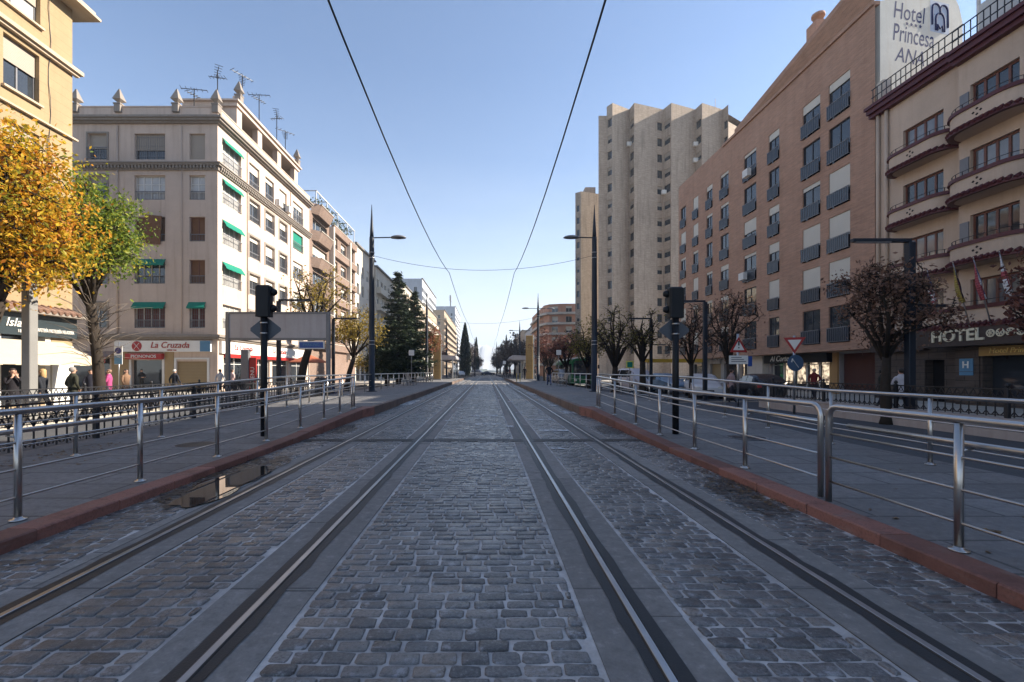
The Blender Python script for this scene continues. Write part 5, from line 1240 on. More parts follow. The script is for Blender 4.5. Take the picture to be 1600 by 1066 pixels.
# ------------------------------------------------------------------ trees
def tree(name,label,x,y,z,trunk_h,tr,crown,rad_,mats,nlimb=9,nsub=6,leaves=1500,ls=.12,seed=1,bark='bark',lean=(0,0),spread=.45,group=None,up=.0,fine=True,cut=1.0,jit=.25):
    # crown = centre height above base, rad_ = (rx,ry,rz)
    r=random.Random(seed); t=thing(name,label,'tree',(x,y,z),0,group)
    top=Vector((lean[0],lean[1],trunk_h)); cc=Vector((lean[0]*1.2,lean[1]*1.2,crown))
    mb=MB(); mid=Vector((lean[0]*.4+r.uniform(-.06,.06),lean[1]*.4,trunk_h*.5))
    mb.tube([(0,0,-.1),(0,0,.12),mid,top],[tr*1.5,tr*1.1,tr*.92,tr*.8],10); mb.build('trunk',M[bark],t)
    mb=MB(); tips=[]
    for k in range(nlimb):
        g=2*PI*k/nlimb+r.uniform(-.4,.4); el=r.uniform(-.42,1.05); q=math.sqrt(max(.02,1-el*el))*r.uniform(.5,1.08)
        e=cc+Vector((rad_[0]*q*math.cos(g),rad_[1]*q*math.sin(g),rad_[2]*el*.85))
        st=top.lerp(mid,r.uniform(0,.25)); c1=st.lerp(e,.4)+Vector((r.gauss(0,.15),r.gauss(0,.15),.18*rad_[2]+up)); c2=st.lerp(e,.72)+Vector((r.gauss(0,.2),r.gauss(0,.2),.1*rad_[2]))
        w0=tr*r.uniform(.4,.6); mb.tube([st,c1,c2,e],[w0,w0*.62,w0*.38,w0*.12],6); tips.append(e)
        for j in range(nsub):
            b=[c1,c2,e][r.randrange(3)].lerp(c2,r.random()*.6); d=Vector((r.gauss(0,1),r.gauss(0,1),r.gauss(.45,.8))).normalized()*r.uniform(.3,.62)*max(rad_)*.75
            e2=b+d; dd=e2-cc; k2=math.sqrt((dd.x/rad_[0])**2+(dd.y/rad_[1])**2+(dd.z/rad_[2])**2)
            if k2>1: e2=cc+dd/k2*r.uniform(.88,1.04)
            m1=b.lerp(e2,.5)+Vector((r.gauss(0,.08),r.gauss(0,.08),.06)); mb.tube([b,m1,e2],[w0*.26,w0*.17,.008],5); tips+= [e2,m1]
            if fine:
                for i in range(4):
                    s=b.lerp(e2,r.uniform(.3,1)); f=s+Vector((r.gauss(0,1),r.gauss(0,1),r.gauss(.4,.9))).normalized()*r.uniform(.25,.55)*(max(rad_)*.28+.15); mb.tube([s,s.lerp(f,.5)+Vector((r.gauss(0,.03),r.gauss(0,.03),.02)),f],[.013,.01,.004],3,caps=False); tips.append(f)
    mb.build('limbs',M[bark],t)
    if leaves:
        mb=MB(); 
        tw=[r.random()**.7*cut for _ in tips]
        clump=[(p,w) for p,w in zip(tips,tw) if w>.12]
        for _ in range(leaves):
            p,w=r.choice(clump); s=spread*(.35+.65*w)
            c=p+Vector((r.gauss(0,s),r.gauss(0,s),r.gauss(-.05,s*.75)))
            a=ls*r.uniform(.55,1.25); n=Vector((r.gauss(0,1),r.gauss(0,1),r.gauss(.5,.8))).normalized(); u=n.orthogonal().normalized(); u=(Matrix.Rotation(r.uniform(0,6.28),3,n)@u); v=n.cross(u)
            mb.face([mb.vert(c-u*a*.9),mb.vert(c-v*a*.5+n*a*.12),mb.vert(c+u*a),mb.vert(c+v*a*.5+n*a*.12)])
        mb.build('leaves',mats,t,uv=False)
    return t
LY=leafmat('yellow green leaves',[(0,(.10,.13,.02)),(.22,(.28,.28,.03)),(.4,(.58,.40,.03)),(.62,(.60,.30,.025)),(.82,(.44,.16,.02)),(1,(.22,.08,.02))],.5)
LYG=leafmat('green yellow leaves',[(0,(.05,.09,.02)),(.5,(.15,.22,.03)),(.75,(.34,.34,.04)),(1,(.6,.42,.04))],.5)
LGold=leafmat('golden thin leaves',[(0,(.10,.085,.02)),(.5,(.28,.2,.03)),(1,(.42,.3,.06))],.4)
LBr=leafmat('dry brown leaves',[(0,(.09,.048,.034)),(.5,(.2,.115,.08)),(1,(.34,.21,.15))],.3)
LRd=leafmat('dark red leaves',[(0,(.06,.025,.022)),(.5,(.14,.055,.042)),(1,(.24,.10,.07))],.3)
LCn=leafmat('conifer needles',[(0,(.006,.013,.008)),(.5,(.018,.034,.016)),(.85,(.045,.06,.022)),(1,(.09,.075,.03))],.12)
LCy=leafmat('cypress needles',[(0,(.01,.02,.014)),(1,(.035,.05,.03))],.1)
LOl=leafmat('olive sparse leaves',[(0,(.06,.055,.02)),(.6,(.17,.15,.035)),(1,(.3,.24,.05))],.35)
tree('plane_tree','large tree at the left edge with yellow and orange autumn leaves over the pastry shop',-15.3,13.2,SZ+.1,3.6,.24,5.45,(1.85,2.1,3.3),LY,18,12,21000,.082,seed=11,spread=.36,up=.2,lean=(1.15,0))
tree('plane_tree','tree with dark trunk and green yellow crown left of the sweet shop',-13.7,16.2,SZ+.1,4.2,.185,6.1,(1.45,1.6,2.4),LYG,13,10,13000,.08,seed=5,lean=(-.5,.1),spread=.4)
# bare shoots on the dark trunk
GA='autumn trees along the left side'; GB='autumn trees along the right side'
tree('plane_tree','leaning pruned tree with sparse tan leaves behind the grey billboard',-12.4,30,SZ,4.2,.26,6.6,(2.3,2.3,2.2),LGold,10,6,1300,.1,seed=3,lean=(.9,.3),spread=.3,group=GA,bark='bark')
tree('plane_tree','yellow leaved tree with slanting trunk left of the tall lamp pole',-11.7,38,SZ,3.0,.22,4.6,(2.2,2.2,2.7),LGold,10,6,2600,.12,seed=8,lean=(.7,0),group=GA)
tree('plane_tree','low yellow tree at the foot of the conifers',-13.2,52,SZ,1.6,.13,2.6,(2.4,1.5,1.2),LGold,8,5,1400,.12,seed=18,group=GA)
tree('maple_tree','red and orange small tree right of the conifers on the left side',-7.25,58,.28,2.4,.15,4.7,(1.8,1.7,2.3),leafmat('red orange leaves',[(0,(.06,.06,.02)),(.4,(.2,.14,.05)),(.7,(.36,.12,.08)),(1,(.42,.2,.15))]),9,5,1800,.16,seed=6,group=GA)
tree('maple_tree','pale pink autumn tree farther down the left side',-10.5,98,0,3.0,.2,5.4,(2.8,2.8,3.0),leafmat('pink leaves',[(0,(.15,.07,.05)),(1,(.42,.24,.2))]),9,5,1500,.2,seed=16,group=GA)
def conifer(label,x,y,z,H,R,seed,mt,name='conifer_tree',dens=1.0,power=.9):
    r=random.Random(seed); t=thing(name,label,'tree',(x,y,z),0); mb=MB(); mb.tube([(0,0,-.1),(.05,0,H*.5),(0,0,H)],[.3,.17,.02],8); mb.build('trunk',M['bark'],t)
    mb=MB(); lf=MB(); zz=1.4
    while zz<H*.985:
        f=(zz-1.0)/(H-1.0); rr=R*(1-f)**power*(.7 if zz<2.4 else 1); nb=max(4,int(8*(1-f*.5)))
        for k in range(nb):
            g=2*PI*k/nb+r.uniform(0,1.5); L_=rr*r.uniform(.62,1.12)+.15; e=Vector((L_*math.cos(g),L_*math.sin(g),zz-.1*L_+r.uniform(-.15,.2))); s=Vector((0,0,zz)); m=s.lerp(e,.55)+Vector((0,0,-.06*L_))
            mb.tube([s,m,e],[.045,.03,.008],4)
            for q in range(int((30+L_*55)*dens)):
                u=r.random()**.6; c=(s.lerp(m,u*2) if u<.5 else m.lerp(e,u*2-1)); wd=.11+.16*L_*(1-abs(u-.45))*.75; c=c+Vector((r.gauss(0,wd),r.gauss(0,wd),r.gauss(-.04,.09)))
                a=r.uniform(.13,.25); d=Vector((math.cos(g)+r.gauss(0,.7),math.sin(g)+r.gauss(0,.7),r.gauss(-.15,.35))).normalized(); v=d.cross(Vector((r.gauss(0,1),r.gauss(0,1),1))).normalized()
                lf.face([lf.vert(c-d*a),lf.vert(c+v*a*.28),lf.vert(c+d*a),lf.vert(c-v*a*.28)])
        zz+=r.uniform(.26,.4)*(1+.5*(1-f))
    mb.build('limbs',M['bark'],t); lf.build('needles',mt,t,uv=False); return t
conifer('tall dark conifer with a pointed top behind the left platform',-9.1,47,SZ,11.9,3.0,2,LCn); conifer('slightly lower dark conifer standing behind and right of the tallest one',-8.9,56,SZ,11.6,2.9,4,LCn); conifer('dark conifer with wide low branches left of the tallest one',-10.9,50,SZ,6.8,3.3,7,LCn)
def cypress(label,x,y,H,R,seed):
    r=random.Random(seed); t=thing('cypress_tree',label,'tree',(x,y,0),0); mb=MB(); mb.tube([(0,0,-.1),(0,0,H*.95)],[.25,.03],6); mb.build('trunk',M['bark'],t); lf=MB()
    for _ in range(3800):
        f=r.random(); rr=R*(min(1,.75+f)*(1-f**1.9))**.8*math.sqrt(r.uniform(.3,1.05)); g=r.uniform(0,6.28); c=Vector((rr*math.cos(g),rr*math.sin(g),.4+f*H)); a=r.uniform(.25,.5); d=Vector((r.gauss(0,.4),r.gauss(0,.4),1)).normalized(); v=d.cross(Vector((r.gauss(0,1),r.gauss(0,1),.1))).normalized(); lf.face([lf.vert(c-d*a),lf.vert(c+v*a*.35),lf.vert(c+d*a),lf.vert(c-v*a*.35)])
    lf.build('needles',LCy,t,uv=False)
cypress('dark broad cypress beside the tracks in the distance, left',-5.9,126,14.2,1.75,1); cypress('slim far cypress just right of the broad one',-4.2,190,15,1.2,2); cypress('slim far cypress rising above the bare trees, right of the tracks',10.5,240,20,1.3,3)
# right side
tree('dry_tree','big round tree with dry brown leaves in front of the hotel corner',12.4,14.1,SZ+.05,2.1,.14,3.55,(1.8,1.6,1.5),LBr,13,10,4200,.065,seed=21,spread=.2,group=GB)
tree('dry_tree','reddish leaved tree cut by the right edge of the picture',12.7,10.3,SZ+.05,2.0,.14,3.3,(.95,.9,1.0),LRd,9,7,1300,.08,seed=23,spread=.2,group=GB)
tree('dry_tree','thin tree with brown leaves in front of the second shop of the brick block',13.6,25.5,SZ+.05,2.0,.15,4.1,(1.9,1.7,2.1),LBr,12,10,1300,.075,seed=25,spread=.25,group=GB)
tree('dry_tree','thin nearly bare tree behind the right tram signal',12.6,28,SZ+.05,2.0,.14,3.9,(1.7,1.7,2.0),LBr,12,10,800,.075,seed=27,spread=.25,group=GB)
tree('bare_tree','pruned bare tree with knobby limbs, rightmost of the bare ones by the square lamp',11.5,33.5,SZ+.05,2.3,.24,4.3,(1.8,1.8,2.2),LOl,11,8,700,.09,seed=29,spread=.25,group=GB)
tree('bare_tree','pruned bare tree with olive shoots between the lamp pole and the crossing sign',10.2,36,SZ+.05,1.9,.26,4.4,(2.2,2,2.4),LOl,12,9,800,.09,seed=31,spread=.25,group=GB)
tree('willow_tree','yellow green tree directly behind the right tall lamp pole',9.6,43,SZ+.05,2.0,.22,4.3,(2.3,2,2.6),LOl,11,8,2600,.1,seed=33,group=GB)
tree('plum_tree','dark red tree right of the walking man',8.6,49,SZ+.05,2.0,.18,4.1,(2.2,2.2,2.0),LRd,12,10,2200,.085,seed=35,spread=.35,group=GB)
tree('plum_tree','dark red tree right of the double lamp pole',8.0,58,SZ+.05,2.0,.18,4.5,(2.3,2.2,2.2),LRd,12,10,2000,.09,seed=37,spread=.35,group=GB)
tree('plum_tree','reddish tree between the gold pylon and the double lamp pole',9.2,72,0,2.2,.2,5.2,(2.8,2.6,2.8),LRd,10,7,2400,.14,seed=39,spread=.4,group=GB)
tree('plum_tree','small brown tree at the far bus stop, right',11.5,66,0,2.2,.2,4.8,(2.2,2.0,2.4),LRd,10,7,1600,.12,seed=43,spread=.4,group=GB)
LFar=leafmat('far brown twigs',[(0,(.03,.024,.022)),(.6,(.075,.055,.045)),(1,(.12,.085,.06))],.2)
# far rows
r=random.Random(44)
for k in range(9):
    y=172+k*30; tree('street_tree','hazy bare tree in the far row left of the tracks',-6.4-r.random()*3,y,0,3,.3,7.6+r.uniform(-.6,.6),(3.9,5,6.0),LFar,10,6,2600,.32,seed=60+k,spread=.7,group='far row of trees left of the tracks',fine=False)
for k in range(10):
    y=150+k*28; tree('street_tree','hazy bare tree in the far row right of the tracks',7.6+r.random()*3,y,0,3,.3,8.2+r.uniform(-.6,.9),(4.9,5,6.6),LFar,10,6,3000,.32,seed=80+k,spread=.7,group='far row of trees right of the tracks',fine=False)
# bare pollard shoots on the dark trunk, left
t=thing('bare_shoots','tuft of bare pale shoots sprouting low on the dark trunk','twigs',(-13.75,16.0,2.2),0); mb=MB(); r=random.Random(2)
for k in range(70):
    z=r.uniform(-.6,1.6); g=r.uniform(0,6.28); d=Vector((math.cos(g),math.sin(g)*.8,r.uniform(-.1,.9))).normalized()*r.uniform(.4,1.5); s=Vector((.2*math.cos(g),.2*math.sin(g),z)); mb.tube([s,s+d*.5+Vector((r.gauss(0,.08),r.gauss(0,.08),.1)),s+d],[.014,.009,.003],4)
mb.build('shoots',M['palebark'],t)
# ------------------------------------------------------------------ people
def person(label,x,y,z,face,h=1.7,coat=(.02,.02,.025),legs=(.02,.025,.04),hair=(.03,.02,.015),stride=.25,arms='walk',hairlong=False,coatlen=.78,group=None,skinonly=False,bag=None):
    # built facing -Y, then turned by face (radians)
    t=thing('person',label,'person',(x,y,z),face,group); k=h/1.75
    V=[];E=[];R=[]
    def v(p,rr): V.append((p[0]*k,p[1]*k,p[2]*k)); R.append((rr*k,rr*k) if not hasattr(rr,'__len__') else (rr[0]*k,rr[1]*k)); return len(V)-1
    def e(a,b): E.append((a,b))
    pel=v((0,0,.95),(.145,.105)); wa=v((0,0,1.1),(.135,.095)); ch=v((0,0,1.3),(.16,.11)); nb=v((0,.01,1.46),.07); ne=v((0,.0,1.53),.055); hd=v((0,-.015,1.62),(.078,.09)); ht=v((0,-.01,1.70),(.07,.08)); e(pel,wa);e(wa,ch);e(ch,nb);e(nb,ne);e(ne,hd);e(hd,ht)
    hands=[]
    for s in (-1,1):
        sw=s*stride; hp=v((s*.09,0,.88),.1); kn=v((s*.095,-sw*.55-.02,.5),.066); an=v((s*.095,-sw+(.1 if sw<0 else .02),.1+(.06 if sw<0 else 0)),.043); to=v((s*.105,-sw-.15+(.06 if sw<0 else 0),.035),.038); e(pel,hp);e(hp,kn);e(kn,an);e(an,to)
        sh=v((s*.185,.0,1.41),.068); e(ch,sh)
        if arms=='walk': el=(s*.25,sw*.35+.05,1.14); wr=(s*.26,sw*.6-.06,.92); fd=Vector((0,-.15,-1))
        elif arms=='front': el=(s*.25,-.06,1.16); wr=(s*.12,-.3,1.12); fd=Vector((-s*.5,-.8,.1))
        elif arms=='face': el=(s*.22,-.2,1.2); wr=(s*.07,-.2,1.42); fd=Vector((-s*.3,0,.9))
        else: el=(s*.3,.05,1.16); wr=(s*.17,-.1,.98); fd=Vector((-s*.7,-.4,-.3))
        fd.normalize(); ei=v(el,.05); wi=v(wr,.033); pm=Vector(wr)+fd*.08; pi=v(pm,(.036,.026)); e(sh,ei);e(ei,wi);e(wi,pi); hands.append((Vector(wr)+fd*.08)*k)
        side=fd.cross(Vector((0,1,.2))).normalized()
        for q,(o,l) in enumerate(((-.027,.07),(-.009,.082),(.009,.077),(.026,.06))):
            b=v(pm+side*o+fd*.035,.011); m=v(pm+side*o*1.1+fd*(.035+l*.5)+Vector((0,-.008,0)),.0095); f=v(pm+side*o*1.1+fd*(.035+l)+Vector((0,-.022,0)),.0085); e(pi,b);e(b,m);e(m,f)
        b=v(pm-side*.035-fd*.0,.012); f=v(pm-side*.062+fd*.04,.0095); e(pi,b);e(b,f)
    me=bpy.data.meshes.new('body'); me.from_pydata(V,E,[]); o=bpy.data.objects.new('body',me); COL.objects.link(o); o.parent=t
    md=o.modifiers.new('skin','SKIN'); md.use_smooth_shade=True
    for i,sv in enumerate(me.skin_vertices[0].data): sv.radius=R[i]; sv.use_root=(i==0)
    o.modifiers.new('sub','SUBSURF').levels=1; o.modifiers['sub'].render_levels=1
    bpy.context.view_layer.update(); nm=bpy.data.meshes.new_from_object(o.evaluated_get(bpy.context.evaluated_depsgraph_get())); o.modifiers.clear(); o.data=nm; nm.materials.clear()
    for c_ in (M['skin'],cloth('coat cloth',coat),cloth('trouser cloth',legs),M['blackpaint']): nm.materials.append(c_)
    for p in nm.polygons:
        c=p.center; zz=c.z/k; p.use_smooth=True
        if min((c-q).length for q in hands)<.1*k: p.material_index=0
        elif zz>1.5: p.material_index=0
        elif zz<.09: p.material_index=3
        elif zz<coatlen+.1 and abs(c.x)<.22*k: p.material_index=2
        else: p.material_index=1
    # coat body
    mb=MB(); ring=[(.155,.12,coatlen),(.16,.13,.95),(.15,.12,1.1),(.18,.135,1.3),(.19,.12,1.41),(.1,.09,1.485),(.075,.075,1.53)]; n=18; i0=0
    for a,b,zz in ring:
        for q in range(n): g=2*PI*q/n; w_=1+.03*math.sin(5*g+zz*9); mb.v.append((a*k*w_*math.cos(g),b*k*w_*math.sin(g),zz*k))
    for j in range(len(ring)-1):
        for q in range(n): mb.face((j*n+q,j*n+(q+1)%n,(j+1)*n+(q+1)%n,(j+1)*n+q),0,True)
    mb.build('coat',nm.materials[1],t,uv=False)
    mb=MB(); rr=random.Random(int(abs(x)*100)); N=16; prof=[(.3,-.07),(.8,-.05),(.93,.0),(.93,.05),(.66,.09),(.05,.108)]
    if hairlong: prof=[(.7,-.24),(.95,-.2),(1.0,-.05)]+prof[2:]
    for f,zz in prof:
        for q in range(N):
            g=2*PI*q/N; back=math.sin(g); fr=1 if (zz>.04 or back>-.25) else .35; wv=1+rr.uniform(-.04,.04)
            mb.v.append((.094*f*wv*math.cos(g)*k,(.005+.108*f*wv*fr*math.sin(g)+.01)*k,(1.64+zz)*k))
    for j in range(len(prof)-1):
        for q in range(N): mb.face((j*N+q,j*N+(q+1)%N,(j+1)*N+(q+1)%N,(j+1)*N+q),0,True)
    mb.build('hair',simple('hair',hair,.6,0,.4,.3,20),t,uv=False)
    mb=MB()
    mb.lathe([(.001,.018),(.014,-.005),(.016,-.014),(.004,-.02)],(0,-.105*k,1.63*k),8,0)
    for s in (-1,1):
        mb.lathe([(.002,-.01),(.011,0),(.002,.01)],(s*.032*k,-.088*k,1.65*k),8,1); mb.lathe([(.004,-.03),(.016,0),(.006,.03)],(s*.083*k,.0,1.63*k),8,0)
    mb.box(-.024*k,.024*k,-.098*k,-.085*k,1.578*k,1.588*k,2); mb.build('face',[M['skin'],M['blackpaint'],simple('lips',(.3,.1,.09))],t,uv=False)
    if bag: mb=MB(); mb.bbox(-.16,.16,-.08,.08,.35,.72,.03); mb.xf(Matrix.Translation((.33,0,0))); b=mb.build('bag',cloth('bag',bag),t)
    return t
zs=SZ+.12
GP='people on the left sidewalk'
def pp(px,Y): return XX(px,Y)
person('woman in dark coat and rose scarf at the far left, hands raised to her face',pp(20,14.6),14.6,zs,rad(60),1.62,(.018,.016,.02),(.02,.02,.03),(.025,.015,.012),.25,'face',True,.7,GP)
person('blond person in a dark jacket beside the pale lamp post',pp(66,14.4),14.4,zs,rad(-80),1.6,(.02,.022,.028),(.02,.025,.04),(.42,.27,.12),.3,'walk',True,.75,GP)
person('grey haired man in a dark olive jacket seen from behind, left',pp(114,14.6),14.6,zs,rad(160),1.66,(.035,.035,.024),(.03,.035,.05),(.25,.22,.2),.2,'hip',False,.8,GP)
person('person in black just left of the dark tree trunk',pp(142,19),19,zs,rad(40),1.6,(.02,.02,.03),(.03,.03,.045),(.03,.02,.02),.2,'walk',False,.8,GP)
person('person in a bright pink jacket half hidden behind the dark tree trunk',pp(170,19.5),19.5,zs,rad(-60),1.6,(.36,.06,.17),(.05,.05,.07),(.2,.12,.08),.2,'front',False,.8,GP)
person('woman in a tan coat walking in front of the sweet shop door',pp(197,21),21,zs,rad(80),1.62,(.2,.12,.075),(.03,.03,.04),(.03,.02,.015),.3,'walk',True,.7,GP,bag=(.02,.02,.03))
person('shop assistant leaning at the counter of the sweet shop door',pp(226,32.9),32.6,zs+.05,rad(60),1.6,(.03,.03,.03),(.03,.03,.03),(.03,.02,.015),0,'front',False,.8,GP)
person('white haired man in a dark jacket in front of the ochre roller door',pp(273,25),25,zs,rad(170),1.62,(.025,.026,.035),(.06,.05,.045),(.5,.48,.45),.2,'walk',False,.8,GP)
person('person in a pale grey jacket left of the billboard post',pp(344,29),29,zs,rad(170),1.65,(.42,.42,.44),(.05,.05,.07),(.03,.02,.02),.25,'walk',False,.8,GP)
person('person in a pale pink top under the billboard',pp(363,28),28,zs,rad(150),1.64,(.5,.36,.34),(.03,.03,.04),(.05,.03,.02),.25,'hip',False,.8,GP)
person('person in black behind the left tram signal',pp(396,30),30,zs,rad(-90),1.64,(.02,.02,.025),(.03,.03,.04),(.04,.03,.02),.25,'walk',False,.8,GP)
person('man in black jacket and blue jeans walking away along the right platform',pp(858,36.8),36.8,.28,rad(180),1.76,(.012,.012,.016),(.06,.09,.18),(.03,.02,.018),.3,'hip',False,.86)
GQ='people waiting on the right platform'
person('dark figure standing in front of the right gold pylon',pp(817.5,63),60.5,.28,rad(150),1.75,(.015,.015,.02),(.02,.02,.03),(.03,.02,.02),.08,'hip',False,.7,GQ)
person('dark figure between the gold pylon and the double lamp pole',pp(836,63),63,.28,rad(90),1.72,(.02,.02,.03),(.2,.2,.2),(.03,.02,.02),.2,'walk',False,.8,GQ)
for lb,px,Y,c in (('dark clothed figure waiting farthest left in the platform group',793,76,(.02,.02,.03)),('person in a red top waiting in the platform group under the shelter',797,78,(.2,.03,.04)),('dark figure by the shelter column in the platform group',804,75,(.02,.02,.03)),('person in pale clothes at the edge of the platform group',787,80,(.4,.38,.38))): person(lb,pp(px,Y),Y,.28,rad(20*px),1.72,c,(.03,.03,.05),(.03,.02,.02),.15,'hip',False,.8,GQ)
person('dark figure walking on the sunlit end of the left platform',pp(706,75),75,.28,rad(20),1.72,(.02,.02,.025),(.05,.05,.07),(.03,.02,.02),.25,'walk',False,.8)
person('man in a red top standing in the dark passage of the brick block',pp(1272,24),24,zs,rad(-60),1.66,(.14,.02,.02),(.03,.03,.04),(.3,.28,.26),.1,'hip',False,.85)
person('man in a white shirt seen from behind by the square street lamp',pp(1408,15.6),15.6,zs,rad(170),1.62,(.5,.5,.56),(.02,.02,.03),(.02,.015,.012),.15,'front',False,.85)
t=person('man in a dark cap and jacket holding papers by the dry brown tree',pp(1379,17),17,zs,rad(40),1.6,(.02,.025,.02),(.02,.02,.03),(.01,.01,.012),.1,'front',False,.8)
o=thing('paper_sheets','white papers held by the man in the dark cap','papers',(pp(1379,17)+.22,16.75,zs+1.05),rad(40)); mb=MB(); mb.box(-.14,.14,-.012,.0,-.1,.12); mb.box(-.11,.17,-.03,-.018,-.09,.1); mb.build('sheet',M['signwhite'],o)
person('person with a pale bag near the warning sign post',pp(1143,22),22,zs,rad(90),1.62,(.3,.22,.22),(.03,.03,.04),(.05,.03,.02),.2,'walk',False,.8)
# ------------------------------------------------------------------ vehicles
def wheel(t,x,y,r_=.32,side=1):
    mb=MB(); pr=[(r_*.62,-.1),(r_*.95,-.1),(r_,-.06),(r_,.06),(r_*.95,.1),(r_*.62,.1)]; mb.lathe(pr,(0,0,0),20); mb.xf(Matrix.Translation((x,y,r_))@Matrix.Rotation(PI/2,4,'Y')); w_=mb.build('wheel',M['rubber'],t)
    mb=MB(); mb.lathe([(r_*.6,.0),(r_*.6,.095),(r_*.3,.11),(.02,.112)],(0,0,0),10,0,False); mb.xf(Matrix.Translation((x,y,r_))@Matrix.Rotation(side*PI/2,4,'Y')); mb.build('rim',M['steel'],w_)
def car(label,x,y,rz,color,kind='hatch',z=SZ,group=None,name='parked_car',cat='car'):
    # nose towards -Y
    t=thing(name,label,cat,(x,y,z),rz,group)
    pm=simple('car paint',color,.25,0,.6,.05,2)
    if kind=='hatch': L_,W,ST=4.2,.87,[(-2.1,.3,.62,.62,.72),(-2.0,.22,.72,.72,.82),(-1.2,.2,.88,.88,.87),(-.75,.2,.95,.97,.87),(.0,.2,.97,1.42,.87),(.7,.2,.98,1.47,.87),(1.5,.2,1.0,1.38,.86),(1.95,.22,.98,1.02,.83),(2.08,.32,.8,.8,.74)]
    elif kind=='van': L_,W,ST=4.6,.9,[(-2.3,.3,.75,.75,.78),(-2.2,.22,.9,.9,.86),(-1.55,.2,1.08,1.12,.9),(-.85,.2,1.12,1.75,.9),(-.3,.2,1.12,1.86,.9),(1.5,.2,1.12,1.86,.9),(2.2,.22,1.12,1.8,.88),(2.28,.3,1.1,1.2,.84)]
    else: L_,W,ST=4.5,.88,[(-2.25,.3,.62,.62,.74),(-2.1,.22,.74,.74,.83),(-1.1,.2,.9,.9,.88),(-.6,.2,.94,.97,.88),(.1,.2,.96,1.4,.88),(.8,.2,.97,1.42,.88),(1.5,.2,1.0,1.08,.87),(2.1,.22,.98,.98,.84),(2.25,.34,.75,.75,.76)]
    mb=MB(); n=12
    for yy,zb,zbelt,zr,w_ in ST:
        hh=max(0,zr-zbelt); wr=w_-.3*hh-.02
        half=[(w_*.82,zb),(w_*.97,zb+.14),(w_,zb+(zbelt-zb)*.6),(w_*.965,zbelt),(wr,zbelt+hh*.86),(wr*.72,zr+.015)]
        for px,pz_ in half: mb.v.append((px,yy,pz_))
        for px,pz_ in half[::-1]: mb.v.append((-px,yy,pz_))
    for j in range(len(ST)-1):
        for q in range(n): mb.face((j*n+q,j*n+(q+1)%n,(j+1)*n+(q+1)%n,(j+1)*n+q),0,True)
    mb.face(range(n-1,-1,-1)); mb.face(range((len(ST)-1)*n,len(ST)*n)); b=mb.build('body',pm,t)
    gl=[j for j in range(len(ST)) if ST[j][3]-ST[j][2]>.2]; a,c=gl[0],gl[-1]
    # glazing laid just outside the cabin shell
    vv=mb.v; P_=lambda j,q: Vector(vv[j*n+q]); mb2=MB(); off=.006
    for s,(q0,q1) in ((1,(3,4)),(-1,(8,7))):
        for j in range(a,c):
            A,B,C,D=P_(j,q0),P_(j+1,q0),P_(j+1,q1),P_(j,q1); ce=(A+B+C+D)/4; o_=Vector((s*off,0,0)); mb2.quad(*[ce+(p-ce)*.9+o_*2 for p in (A,B,C,D)])
    for j0,j1,d in ((a-1,a,-1),(c,c+1,1)):
        if 0<=j0 and j1<len(ST):
            hi,lo=(j1,j0) if d<0 else (j0,j1)
            A,B,C,D=P_(lo,3),P_(lo,8),P_(hi,7),P_(hi,4); ce=(A+B+C+D)/4; mb2.quad(*[ce+(p-ce)*.93+Vector((0,d*.012,.012)) for p in (A,B,C,D)])
    mb2.build('window',M['glass'],t)
    ax=L_*.3
    for s in (-1,1):
        for yy in (-ax,ax): wheel(t,s*(W-.09),yy,.32,s)
        mb=MB(); mb.bbox(s*.6-.13,s*.6+.13,-L_/2-.01,-L_/2+.1,.6,.74,.03); mb.build('headlight',M['signwhite'],t)
        mb=MB(); mb.bbox(s*.66-.1,s*.66+.1,L_/2-.1,L_/2+.012,.72,.9,.03); mb.build('tail_light',M['red'],t)
        mb=MB(); mb.bbox(s*(W+.09)-.1,s*(W+.09)+.1,-.72,-.62,.93,1.06,.03); mb.build('mirror',pm,t)
    mb=MB(); mb.box(-.7,.7,-L_/2-.02,-L_/2+.02,.28,.36); mb.box(-.26,.26,-L_/2-.03,-L_/2,.42,.53); mb.build('bumper',M['darkframe'],t)
    return t
GC='cars parked in front of the brick block'
car('white hatchback parked behind the right railing, nose toward the camera',13.6,28.6,rad(-16),(.62,.63,.66),'hatch',group=GC); car('dark grey estate car parked beside and right of the white hatchback',16.1,27.2,rad(172),(.02,.02,.024),'hatch',group=GC)
car('small pale blue car parked between the white van and the white hatchback',13.6,34.5,rad(8),(.2,.3,.42),'hatch',group=GC); car('white delivery van parked among the bare trees at the right',12.3,37.5,rad(6),(.55,.52,.56),'van',group=GC)
car('silver van waiting behind the bench on the right platform',8.9,53,rad(4),(.22,.22,.23),'van',group=GC,cat='van')
GF='far vehicles at the crossing'
car('dark blue car crossing the tracks at the far junction',.6,151,rad(90),(.02,.03,.07),'sedan',.012,GF,'car'); car('white car parked in the sun beside the far left pole',-6.6,119,rad(10),(.6,.6,.6),'hatch',0,GF); car('silver car behind the white one at the far left',-8.2,124,rad(60),(.3,.31,.33),'sedan',0,GF); car('pale grey van waiting at the far junction',-3.0,160,rad(80),(.45,.45,.47),'van',.012,GF)
t=thing('city_bus','green and white city bus behind the right lamp pole','bus',(10.1,47,SZ),0); BW,BL_,BH=1.25,11,2.95
mb=MB(); prof=[(-BW,.35),(BW,.35),(BW,2.6),(BW*.9,2.85),(BW*.6,BH),(-BW*.6,BH),(-BW*.9,2.85),(-BW,2.6)]; mb.extr(prof,'y',0,BL_,0); mb.build('body',simple('bus green',(.012,.14,.05),.3,0,.6),t)
mb=MB(); mb.box(-1.12,1.12,-.02,-.005,1.15,2.45); 
